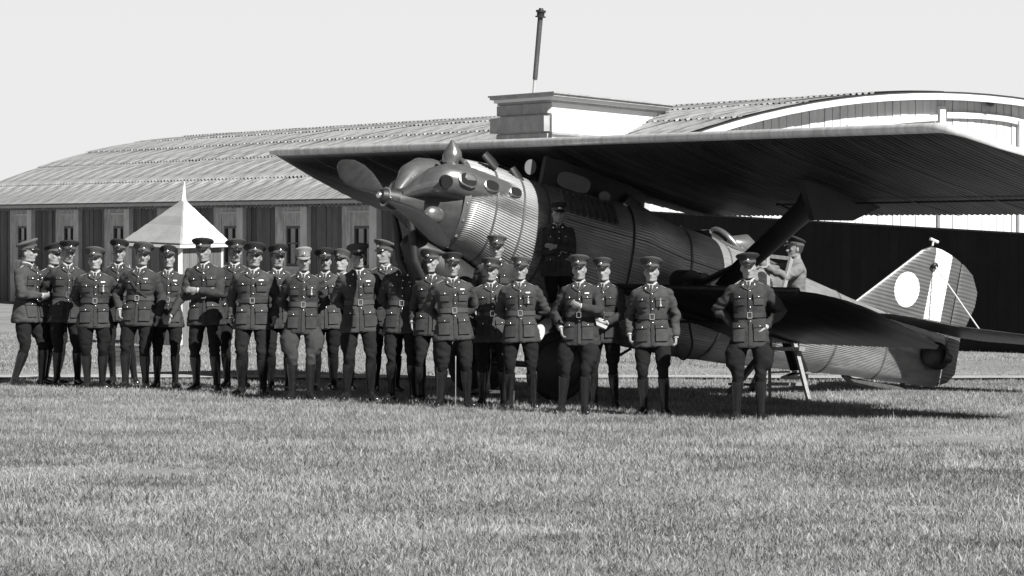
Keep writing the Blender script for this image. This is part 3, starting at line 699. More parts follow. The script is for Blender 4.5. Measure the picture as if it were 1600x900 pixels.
# fin and rudder: outline measured on the centre plane
FO = [hy(*p, 0) for p in ((1333, 472), (1440, 390), (1455, 385), (1470, 389), (1490, 401), (1508, 416), (1520, 431), (1527, 458), (1523, 480), (1500, 530), (1498, 548), (1492, 585), (1480, 598), (1462, 604), (1440, 603), (1436, 560))]
fo = [(p.x, p.z) for p in FO]
def xr(z, poly):
    xs = []
    for (x0, z0), (x1, z1) in zip(poly, poly[1:] + poly[:1]):
        if (z0 - z) * (z1 - z) <= 0 and z0 != z1: xs.append(x0 + (x1 - x0) * (z - z0) / (z1 - z0))
    return (min(xs), max(xs)) if len(xs) > 1 else None
HX = 7.93
def fin_mat():
    m = M['metal'].copy(); m.name = 'fin_metal_with_markings'; t = m.node_tree; N = t.nodes; L = t.links; b = N['Principled BSDF']
    src = b.inputs['Base Color'].links[0].from_socket
    tc = N.new('ShaderNodeTexCoord'); sx = N.new('ShaderNodeSeparateXYZ'); L.new(tc.outputs['Object'], sx.inputs[0])
    def mt(op, a, bb):
        n = N.new('ShaderNodeMath'); n.operation = op
        for i, q in enumerate((a, bb)):
            if hasattr(q, 'is_linked') or hasattr(q, 'links'): L.new(q, n.inputs[i])
            else: n.inputs[i].default_value = q
        return n.outputs[0]
    X, Z = sx.outputs['X'], sx.outputs['Z']
    st = mt('MULTIPLY', mt('GREATER_THAN', X, 7.515), mt('LESS_THAN', X, 7.775))
    dx = mt('DIVIDE', mt('SUBTRACT', X, 7.19), .185); dz = mt('DIVIDE', mt('SUBTRACT', Z, .55), .215)
    rr = mt('ADD', mt('MULTIPLY', dx, dx), mt('MULTIPLY', dz, dz)); dk = mt('LESS_THAN', rr, 1.0)
    f = mt('MAXIMUM', st, dk)
    mx = N.new('ShaderNodeMix'); mx.data_type = 'FLOAT'; L.new(f, mx.inputs[0]); 
    dm = mt('MULTIPLY', src, .40); L.new(dm, mx.inputs[2]); mx.inputs[3].default_value = .80
    L.new(mx.outputs[0], b.inputs['Base Color'])
    mm = mt('MULTIPLY', mt('SUBTRACT', 1.0, f), .45); L.new(mm, b.inputs['Metallic'])
    return m
FM = fin_mat()
zmin, zmax = min(p[1] for p in fo), max(p[1] for p in fo)
def fin_u(z):
    r_ = xr(z, fo)
    if not r_: return HX, HX
    a = r_[0] if z > .2 else max(r_[0], 7.3 if z > -.1 else 7.6); return a, min(r_[1], HX)
finP = lambda v, u, n: Vector((u, n, v))
surf('fin', FM, (zmin + .02, zmax - .004), fin_u, finP, .0115, lambda v: .11, .004, .046)
rud = surf('rudder', FM, (zmin + .01, 1.035), lambda z: (HX + .012, max(xr(z, fo)[1], HX + .02)), finP, .0115, lambda v: .07, .004, .046)
a = hy(1457, 384, 0); k = MB().tube([a, a + Vector((0, 0, .07))], .012, 8); k.tube([a + Vector((-.05, 0, .075)), a + Vector((.07, 0, .06))], .02, 8); k.build('tail_lamp', M['pale'], plane)
a, b = hy(1461, 415, .07), hy(1532, 517, 1.0); MB().tube([a, b], .009, 6).build('brace_wire', M['pale'], plane)
MB().ell(a, (.05, .03, .04), 10, 6).build('wire_fitting', M['dark'], plane)
# tailplane on an inclined plane through the fin root
tz_ = hy(1400, 497, .25).z
tpn = Vector((math.sin(R(0)), 0, 1))
TPp = [hitl(x, y, (0, 0, tz_), (0, 0, 1)) for x, y in ((1367, 489), (1410, 492), (1510, 514), (1600, 524), (1640, 532), (1650, 545), (1600, 539), (1540, 534), (1480, 528), (1400, 508))]
print('gable', onwing(1470, 197)); print('tail', tz_, [tuple(round(t, 2) for t in p) for p in TPp])
def tail_u(v):
    return lerp(v, (.04, .5, .7, .95, 1.3, 1.72, 1.95), (6.67, 6.72, 6.9, 7.36, 7.56, 7.77, 8.1)), lerp(v, (.04, .3, 1.0, 1.5, 1.95), (8.1, 8.27, 8.38, 8.42, 8.3))
for sg in (1, -1):
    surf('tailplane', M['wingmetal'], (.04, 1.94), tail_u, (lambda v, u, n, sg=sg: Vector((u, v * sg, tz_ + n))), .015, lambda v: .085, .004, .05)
c = hy(1462, 556, .18); MB().ell(c, (.22, .13, .17), 18, 12).build('tail_fairing', M['dark'], plane)
MB().tube([c + Vector((.02, .10, .0)), c + Vector((.14, .12, -.01))], [.10, .05], 14).build('fairing_cap', M['strut'], plane)
# tail skid
sk = [hy(x, y, 0) for x, y in ((1318, 586), (1330, 595), (1362, 602), (1400, 609), (1432, 616), (1440, 617))]
MB().tube(sk, [.04, .06, .065, .065, .055, .03], 10, sq=(.7, 1.2)).build('tail_skid', M['darkwood'], plane)
MB().tube([hy(1412, 590, 0), hy(1408, 610, 0)], .03, 8).build('skid_post', M['dark'], plane)
MB().prism([hy(1330, 592, .02), hy(1352, 600, .02), hy(1358, 607, .02), hy(1340, 600, .02)], (0, -.04, 0)).build('skid_shoe', M['dark'], plane)
# wheels and undercarriage
AR = AM.to_3x3().inverted()
for sg in (1, -1):
    gx, gd = (.52, 46.3) if sg > 0 else (-.40, 47.85)
    wc = AI @ Vector((gx, gd, .40)); wd = Vector((0, 1, 0))
    rg = MB(); n = 32; rings = []
    for k in range(n):
        t = 2 * PI * k / n; rad = Vector((math.cos(t), 0, math.sin(t)))
        rings.append([wc + rad * (.34 + .06 * math.cos(s)) + wd * (.055 * math.sin(s)) for s in [2 * PI * j / 10 for j in range(10)]])
    rings.append(rings[0]); wh = rg.loft(rings, False).build('wheel', M['rubber'], plane)
    hb_ = MB().tube([wc - wd * .07, wc - wd * .02, wc + wd * .02, wc + wd * .07], [.05, .29, .29, .05], 28, ref=(1, 0, 0)); hb_.build('rim', M['strut'], wh)
    for p in ((1.2, .45 * sg, fbot(1.2) + .1), (2.6, .5 * sg, fbot(2.6) + .1)):
        MB().tube([wc - wd * sg * .12, p], .032, 10, sq=(1.6, .7), ref=(1, 0, 0)).build('gear_leg', M['dark'], plane)
MB().tube([AI @ Vector((.52, 46.3, .40)), AI @ Vector((-.40, 47.85, .40))], .035, 10).build('axle', M['dark'], plane)

#MARK_LADDER
# ------------------------------------------------------------------ stepladder beside the cockpit
lr = at(1203, 626, 46.9); lr.z = 0
lad = empty('stepladder', Matrix.Translation(lr), 'wooden stepladder standing beside the fuselage under the mechanic', 'ladder')
q = lambda px, py, D: at(px, py, D) - lr
def gp(px, D): p = at(px, HZ, D) - lr; p.z = 0; return p
A0, A1 = gp(1203, 46.9), q(1200, 400, 47.3); B0, B1 = gp(1264, 46.5), q(1236, 404, 47.2)
C0, C1 = gp(1138, 48.2), q(1197, 545, 47.4)
D0_, D1_ = gp(1172, 48.9), q(1203, 545, 47.9)
MB().beam(A0, A1, .035, .06).build('rail', M['wood'], lad); MB().beam(B0, q(1240, 531, 47.0), .04, .06).build('rail', M['wood'], lad)
MB().beam(C0, C1, .05, .07).build('rail', M['darkwood'], lad); MB().beam(D0_, D1_, .05, .07).build('rail', M['darkwood'], lad)
MB().beam(q(1223, 456, 47.1), B1, .035, .05).build('rail', M['wood'], lad); MB().beam(A1, B1, .035, .04).build('handrail', M['wood'], lad)
MB().beam(q(1222, 458, 47.1), q(1240, 531, 47.0), .035, .05).build('rail', M['wood'], lad)
MB().beam(q(1200, 545, 46.85), q(1257, 545, 46.85), .16, .04).build('step', M['wood'], lad)
MB().beam(q(1203, 582, 46.9), q(1252, 580, 46.9), .06, .02).build('rung', M['wood'], lad)
MB().beam(q(1200, 600, 46.9), q(1256, 600, 46.9), .10, .035).build('rung', M['wood'], lad)
MB().beam(q(1140, 600, 48.1), q(1200, 602, 47.0), .04, .03).build('rung', M['darkwood'], lad)
crate = empty('wooden_crate', Matrix.Translation((at(203, 572, gy(572)).x, gy(572), 0)), 'dark wooden crate lying on the grass behind the officers at left', 'crate')
for i in range(4): MB().box((0, -.15, .04 + i * .068), (.56, .02, .062)).build('slat', M['darkwood'], crate)
for i in range(4): MB().box((0, .15, .04 + i * .068), (.56, .02, .062)).build('slat', M['darkwood'], crate)
for x in (-.27, .27): MB().box((x, 0, .14), (.02, .28, .27)).build('end_panel', M['darkwood'], crate)
MB().box((0, 0, .278), (.58, .33, .015)).build('lid', M['darkwood'], crate)
#MARK_PEOPLE
# ------------------------------------------------------------------ people
# canonical figure 1.78 m tall facing -Y, right hand at -X; upper body, arms and head are posed per person
TR = [(.775, .228, .162, .160), (.84, .222, .157, .152), (.92, .206, .146, .146), (1.0, .188, .134, .132), (1.07, .168, .122, .116), (1.12, .158, .117, .106), (1.16, .161, .119, .106),
      (1.22, .176, .129, .115), (1.29, .190, .136, .124), (1.36, .196, .132, .124), (1.41, .180, .112, .106), (1.445, .140, .090, .092), (1.48, .092, .072, .078), (1.51, .068, .064, .070)]
TZ = [r[0] for r in TR]
def tsec(z): return [lerp(z, TZ, [r[k] for r in TR]) for k in (1, 2, 3)]
def tfront(x, z, off=0.):
    a, bf, bb = tsec(z); a += off; q = min(.995, abs(x) / a)
    return Vector((x, -(bf + off) * (1 - q ** 2.3) ** (1 / 2.3), z))
def tring(z, off=0., n=40):
    a, bf, bb = tsec(z); out = []
    for k in range(n):
        t = 2 * PI * k / n; c, s = math.cos(t), math.sin(t); r = (abs(c) ** 2.3 + abs(s) ** 2.3) ** (-1 / 2.3)
        out.append(Vector(((a + off) * r * c, (bb + off if s > 0 else bf + off) * r * s, z)))
    return out
def patch(x0, x1, z0, z1, o0, o1, nx=5, nz=4, topx=None):
    """a slab lying on the chest between offsets o0 and o1"""
    mb = MB(); vs = []
    for o in (o0, o1):
        for j in range(nz + 1):
            z = z0 + (z1 - z0) * j / nz
            for i in range(nx + 1):
                x = x0 + (x1 - x0) * i / nx
                if topx: tx0, tx1 = topx; f = j / nz; x = (x0 + (tx0 - x0) * f) + ((x1 + (tx1 - x1) * f) - (x0 + (tx0 - x0) * f)) * i / nx
                vs.append(tfront(x, z, o))
    n = (nx + 1) * (nz + 1); fs = []
    for j in range(nz):
        for i in range(nx):
            a = j * (nx + 1) + i; q = (a, a + 1, a + nx + 2, a + nx + 1); fs += [tuple(t + n for t in q), tuple(reversed(q))]
    edge = [i for i in range(nx + 1)] + [(j + 1) * (nx + 1) - 1 for j in range(1, nz + 1)] + [nz * (nx + 1) + i for i in range(nx - 1, -1, -1)] + [j * (nx + 1) for j in range(nz - 1, 0, -1)]
    for a, b in zip(edge, edge[1:] + edge[:1]): fs.append((a, b, b + n, a + n))
    return mb.add(vs, fs)
# shared pieces -------------------------------------------------------------
SH = {}
def sh(name, mb, m, ang=45): SH[name] = mb.mesh(name, M[m] if isinstance(m, str) else m, ang); return SH[name]
sh('button', MB().ell((0, 0, 0), (.0095, .006, .0095), 8, 6), 'brass')
for sx in (-1, 1):
    sh('pocket_up%d' % sx, patch(sx * .105 - .052, sx * .105 + .052, 1.235, 1.345, .004, .015), 'tunic')
    sh('flap_up%d' % sx, patch(sx * .105 - .056, sx * .105 + .056, 1.312, 1.355, .015, .023, 5, 2), 'tunic')
    sh('pocket_lo%d' % sx, patch(sx * .112 - .066, sx * .112 + .060, .850, 1.035, .004, .018), 'tunic')
    sh('flap_lo%d' % sx, patch(sx * .112 - .070, sx * .112 + .064, .995, 1.05, .018, .028, 5, 2), 'tunic')
    # lapel: folded collar piece
    L0 = [(.010, 1.395), (.050, 1.415), (.088, 1.442), (.074, 1.455), (.088, 1.470), (.056, 1.494), (.036, 1.474)]
    mb = MB(); f = [tfront(sx * x, z, .006) for x, z in L0]; b = [tfront(sx * x, z, .018) for x, z in L0]
    for k, (x, z) in enumerate(L0):
        if z > 1.45: f[k].y = min(f[k].y, -.062); b[k].y = min(b[k].y, -.075)
    n = len(f); mb.add(f + b, [tuple(range(n)), tuple(range(2 * n - 1, n - 1, -1))] + [(i, n + i, n + (i + 1) % n, (i + 1) % n) for i in range(n)]); sh('lapel%d' % sx, mb, 'tunic', 20)
    mb = MB(); 
    mb.beam((sx * .082, -.002, 1.478), (sx * .180, -.002, 1.430), .046, .014); sh('strap%d' % sx, mb, 'tunic', 20)
    mb = MB(); mb.beam((sx * .100, -.004, 1.478), (sx * .178, -.004, 1.440), .020, .006); sh('braid%d' % sx, mb, 'braid', 20)
sh('ribbon', patch(.075, .125, 1.362, 1.376, .006, .014, 3, 1), 'braid')
sh('placket', patch(-.004, .030, .80, 1.40, .003, .010, 2, 12), 'tunic')
sh('placket_edge', patch(-.008, -.003, .80, 1.40, .001, .0125, 1, 12), M['leather'])
sh('shirt_front', patch(-.006, .006, 1.405, 1.495, -.002, .006, 4, 5, (-.030, .030)), 'white')
mb = MB()
for sx in (-1, 1): mb.tube([(sx * .008, -.076, 1.474), (sx * .042, -.062, 1.496), (sx * .062, -.02, 1.508), (sx * .052, .035, 1.516), (0, .062, 1.518)], [.008, .012, .012, .012, .012], 8, sq=(1.3, .5))
sh('collar', mb, 'white', 60)
mb = MB(); mb.tube([(0, -.088, 1.488), (0, -.092, 1.468), (0, -.100, 1.445), (0, -.118, 1.395)], [.013, .010, .013, .014], 8, sq=(.4, 1.), ref=(0, -1, 0)); sh('tie', mb, 'tie', 60)
mb = MB(); rings = [tring(1.10, .004), tring(1.10, .015), tring(1.152, .015), tring(1.152, .004)]; mb.loft(rings, False); sh('belt', mb, 'belt')
mb = MB(); rings = [tring(1.10, .005), tring(1.10, .018), tring(1.148, .018), tring(1.148, .005)]; mb.loft(rings, False); sh('belt_leather', mb, 'leather')
mb = MB(); c = tfront(.005, 1.126, .021)
for a, b in (((-.024, -.030), (.024, -.030)), ((.024, -.030), (.024, .030)), ((.024, .030), (-.024, .030)), ((-.024, .030), (-.024, -.030))):
    mb.beam(c + Vector((a[0], 0, a[1])), c + Vector((b[0], 0, b[1])), .008, .008)
sh('buckle', mb, 'brass', 20)
sh('badge', MB().ell((0, 0, 0), (.011, .005, .014), 8, 6), 'brass')
sh('medal', MB().box((0, 0, 0), (.016, .006, .05)).ell((0, -.003, -.035), (.014, .005, .016), 8, 6), 'braid')
sh('cord', MB().tube([tfront(-.13, 1.40, .020), tfront(-.09, 1.34, .022), tfront(-.03, 1.27, .022), tfront(.04, 1.20, .022), tfront(.12, 1.14, .022)], .011, 6, sq=(.6, 1.3), ref=(0, -1, 0)), 'leather')
# head ----------------------------------------------------------------------
HR = [(1.535, .038, .046, .012), (1.552, .045, .070, .022), (1.568, .054, .082, .040), (1.59, .064, .086, .060), (1.615, .069, .087, .078), (1.645, .072, .087, .088),
      (1.675, .075, .088, .094), (1.705, .077, .088, .097), (1.735, .074, .082, .092), (1.76, .060, .062, .072), (1.778, .032, .030, .038)]
def hring(z, off=0, n=32):
    a, bf, bb = [lerp(z, [r[0] for r in HR], [r[k] for r in HR]) + off for k in (1, 2, 3)]; out = []
    for k in range(n):
        t = 2 * PI * k / n; c, s = math.cos(t), math.sin(t); p = 2.15; r = (abs(c) ** p + abs(s) ** p) ** (-1 / p)
        out.append(Vector((a * r * c, (bb if s > 0 else bf) * r * s, z)))
    return out
def head_mb(mb, HMx, jaw=1.):
    T = lambda p: HMx @ Vector(p)
    mb.loft([[T(p) for p in hring(r[0])] for r in HR])
    t = MB()
    t.tube([(0, -.088, 1.672), (0, -.100, 1.648), (0, -.116, 1.622), (0, -.108, 1.612), (0, -.084, 1.606)], [.009, .0115, .0145, .0135, .010], 8)   # nose
    t.ell((-.012, -.098, 1.618), (.010, .012, .009), 8, 6); t.ell((.012, -.098, 1.618), (.010, .012, .009), 8, 6)
    t.tube([(-.052, -.066, 1.690), (-.03, -.084, 1.692), (0, -.088, 1.688), (.03, -.084, 1.692), (.052, -.066, 1.690)], [.010, .012, .010, .012, .010], 8)   # brow
    t.tube([(-.022, -.084, 1.592), (0, -.091, 1.595), (.022, -.084, 1.592)], [.007, .010, .007], 8)       # upper lip
    t.tube([(-.018, -.082, 1.581), (0, -.089, 1.580), (.018, -.082, 1.581)], [.007, .010, .007], 8)
    t.ell((0, -.076, 1.556), (.024 * jaw, .020, .018), 10, 8)                                                # chin
    for sx in (-1, 1):
        t.ell((sx * .044, -.060, 1.637), (.022, .022, .018), 10, 8)                                          # cheek
        t.tube([(sx * .052, .010, 1.572), (sx * .040, -.040, 1.556), (sx * .015, -.070, 1.552)], [.016, .015, .015], 8)
        m = Matrix.Rotation(sx * .35, 3, 'Z'); t.ell((sx * .078, .008, 1.640), (.010, .020, .032), 10, 8, m)   # ear
    mb.add([T(p) for p in t.v], t.f)
sh('eye', MB().ell((0, 0, 0), (.014, .008, .0065), 10, 6), 'eye')
sh('brow', MB().tube([(-.019, .003, -.003), (0, -.003, .003), (.019, .002, 0)], [.0035, .006, .0035], 6), 'hair')
sh('mouth', MB().tube([(-.022, .004, 0), (0, -.003, -.001), (.022, .004, 0)], [.002, .0035, .002], 6), 'lip')
sh('moustache', MB().tube([(-.026, .004, -.004), (-.010, -.004, .002), (0, -.004, -.001), (.010, -.004, .002), (.026, .004, -.004)], [.003, .007, .005, .007, .003], 8), 'hair')
mb = MB(); vs = []; fs = []; zs = (1.605, 1.63, 1.66, 1.69, 1.72); n = 20
for j, z in enumerate(zs):
    ring = hring(z, .007, 64)
    for i in range(n + 1):
        t = -.10 + (PI + .20) * i / n if z > 1.64 else .25 + (PI - .5) * i / n
        k = (t / (2 * PI) * 64) % 64; k0 = int(k); p = ring[k0].lerp(ring[(k0 + 1) % 64], k - k0); vs.append(p)
mb.add(vs, [(j * (n + 1) + i, j * (n + 1) + i + 1, (j + 1) * (n + 1) + i + 1, (j + 1) * (n + 1) + i) for j in range(4) for i in range(n)]); sh('hair', mb, 'hair', 80)
mb = MB()                                               # a full head of hair for a bare head
mb.loft([hring(z, o) for z, o in ((1.70, .004), (1.72, .010), (1.75, .014), (1.775, .016), (1.79, .004))]); sh('hair_top', mb, 'hair', 80)
# service cap
def cap_meshes(tag_, flare, hgt, mcap):
    def ring(a, b, z, tilt, yo=0.): return [Vector((a * math.cos(t), b * math.sin(t) + yo, z - (b * math.sin(t)) * tilt)) for t in [2 * PI * k / 40 for k in range(40)]]
    z0 = 1.700
    f = flare
    mb = MB(); mb.loft([ring(.086, .101, z0 + .026, .10, .004), ring(.092, .107, z0 + .036, .16, .004), ring(f * .84, f * .88, z0 + .050, .26, .002), ring(f * .98, f * 1.01, z0 + .063 + hgt * .3, .31, 0), ring(f, f * 1.03, z0 + .070 + hgt * .4, .32, 0), ring(f * .95, f * .98, z0 + .078 + hgt * .6, .32, 0), ring(f * .70, f * .75, z0 + .086 + hgt * .8, .30, 0), ring(f * .3, f * .35, z0 + .086 + hgt, .28, 0)])
    sh('cap' + tag_, mb, mcap, 60)
    mb = MB(); mb.loft([ring(.084, .099, z0 - .006, .06, .004), ring(.087, .102, z0 - .006, .06, .004), ring(.089, .104, z0 + .034, .12, .004), ring(.084, .099, z0 + .034, .12, .004)], False); sh('band' + tag_, mb, 'band' if tag_ != 'L' else mcap)
    mb = MB(); n = 18; vs = []
    for j, (e, dz, oy) in enumerate(((0, 0, 0), (.5, -.010, -.026), (1, -.030, -.046), (.98, -.033, -.045), (.48, -.014, -.024), (0, -.005, .002))):
        for i in range(n + 1):
            t = PI + .42 + (PI - .84) * i / n; s = math.sin(-t) if False else -math.sin(t)
            k = max(0, (s - .38) / .62) ** .7
            vs.append(Vector((.088 * math.cos(t) * (1 + .07 * e * k), .103 * math.sin(t) + .004 + oy * k * 1.15, z0 + .004 + dz * k + .006 * 1)))
    mb.add(vs, [(j * (n + 1) + i, j * (n + 1) + i + 1, ((j + 1) % 6) * (n + 1) + i + 1, ((j + 1) % 6) * (n + 1) + i) for j in range(6) for i in range(n)]); sh('visor' + tag_, mb, 'visor' if tag_ != 'L' else mcap, 60)
    mb = MB().tube([Vector((.0895 * math.cos(t), .1045 * math.sin(t) + .002, z0 + .012)) for t in np.linspace(PI + .1, 2 * PI - .1, 16)], .0038, 6); sh('chin' + tag_, mb, 'leather')
cap_meshes('A', .131, .016, 'cap'); cap_meshes('B', .121, .012, 'cap'); cap_meshes('L', .112, .024, 'cap_light')
mb = MB().ell((0, 0, 0), (.015, .006, .019), 10, 6).tube([(-.026, .002, .0), (0, -.003, .004), (.026, .002, 0)], .004, 6); sh('capbadge', mb, 'brass')

def ik(a, t, l1, l2, pole):
    a, t, pole = Vector(a), Vector(t), Vector(pole); d = t - a; L = min(d.length, (l1 + l2) * .995); d.normalize()
    x = (l1 * l1 - l2 * l2 + L * L) / (2 * L); h = math.sqrt(max(0, l1 * l1 - x * x)); p = (pole - d * pole.dot(d)).normalized()
    return a + d * x + p * h, a + d * L
# arm poses for the +X side: wrist, pole, hand direction, palm normal, curl
ARM = {'side': ((.245, -.02, .905), (.3, .9, 0), (-.05, -.12, -1), (-1, 0, 0), .95),
       'side2': ((.256, .03, .91), (.4, .9, 0), (0, -.15, -1), (-1, 0, 0), 1.0),
       'back': ((.085, .185, 1.00), (1, .35, -.1), (-1, .1, -.15), (0, 1, 0), .4),
       'crossT': ((-.055, -.215, 1.205), (.8, -.1, -.8), (-.95, .05, .1), (0, 1, 0), .25),
       'crossU': ((-.035, -.165, 1.150), (.8, -.1, -.8), (-.9, .25, .25), (0, 1, 0), .4),
       'clasp': ((.060, -.205, .945), (.9, .3, 0), (-.7, -.3, -.55), (0, .6, 0), .7),
       'belly': ((.055, -.225, 1.10), (.8, .3, -.5), (-.75, -.35, .1), (0, .7, .3), .7),
       'chest': ((.050, -.235, 1.215), (.9, .1, -.6), (-.75, -.25, .35), (0, .8, .3), .9),
       'hip': ((.190, -.055, 1.015), (1, .45, 0), (-.3, -.75, -.55), (-1, 0, 0), .35),
       'hipb': ((.165, .075, 1.02), (1, .25, 0), (-.6, .5, -.5), (0, 1, 0), .35),
       'pocket': ((.215, -.085, .955), (.8, .8, 0), (-.1, -.1, -1), (-1, 0, 0), .5),
       'paper': ((.085, -.235, 1.02), (.9, .3, -.3), (-.7, -.5, .1), (0, .5, .5), .7),
       'reach': ((.10, -.46, 1.50), (.8, .2, -.7), (-.1, -1, .05), (0, 0, -1), .5),
       'reach2': ((.20, -.42, 1.43), (.8, .2, -.7), (-.2, -1, -.1), (0, 0, -1), .5)}
JOBS = []
def later(o, mb, vox, smooth, wr=None):
    me = bpy.data.meshes.new('raw'); me.from_pydata(mb.v, [], mb.f); me.update(); o.data = me
    md = o.modifiers.new('r', 'REMESH'); md.mode = 'VOXEL'; md.voxel_size = vox; md.use_smooth_shade = True
    if smooth: s_ = o.modifiers.new('s', 'SMOOTH'); s_.factor = .5; s_.iterations = smooth
    JOBS.append((o, wr))
def fmesh(name, m, parent, mb, vox, smooth, wr=None, mw=None):
    o = link(name, bpy.data.meshes.new('raw'), parent, mw); later(o, mb, vox, smooth, wr); JM[o.name] = m; return o
JM = {}
def hand(mb, w, d, nrm, curl, side):
    d = Vector(d).normalized(); nrm = Vector(nrm); nrm = (nrm - d * nrm.dot(d)).normalized(); s = d.cross(nrm) * side
    m = Matrix((s, d, nrm)).transposed()
    mb.ell(w + d * .045, (.038, .052, .017), 12, 8, m); mb.tube([w - d * .02, w + d * .03], [.024, .026], 10, sq=(.8, 1.15), ref=nrm)
    for k, (o, ln) in enumerate(((-.029, .066), (-.010, .074), (.009, .070), (.027, .055))):
        b = w + d * .080 + s * o; c1 = curl * (1 + .12 * k); 
        d1 = d * math.cos(c1 * .7) + nrm * math.sin(c1 * .7); d2 = d * math.cos(c1 * 1.7) + nrm * math.sin(c1 * 1.7); d3 = d * math.cos(c1 * 2.4) + nrm * math.sin(c1 * 2.4)
        p1 = b + d1 * ln * .5; p2 = p1 + d2 * ln * .32; p3 = p2 + d3 * ln * .22
        mb.tube([b - d * .015, p1, p2, p3], [.0095, .0092, .0085, .007], 8)
    b = w + d * .025 - s * .028; t1 = (d * .75 - s * .65 + nrm * .25).normalized(); t2 = (d * .95 - s * .1 + nrm * .45).normalized()
    mb.tube([b, b + t1 * .038, b + t1 * .038 + t2 * .034], [.013, .011, .008], 8)

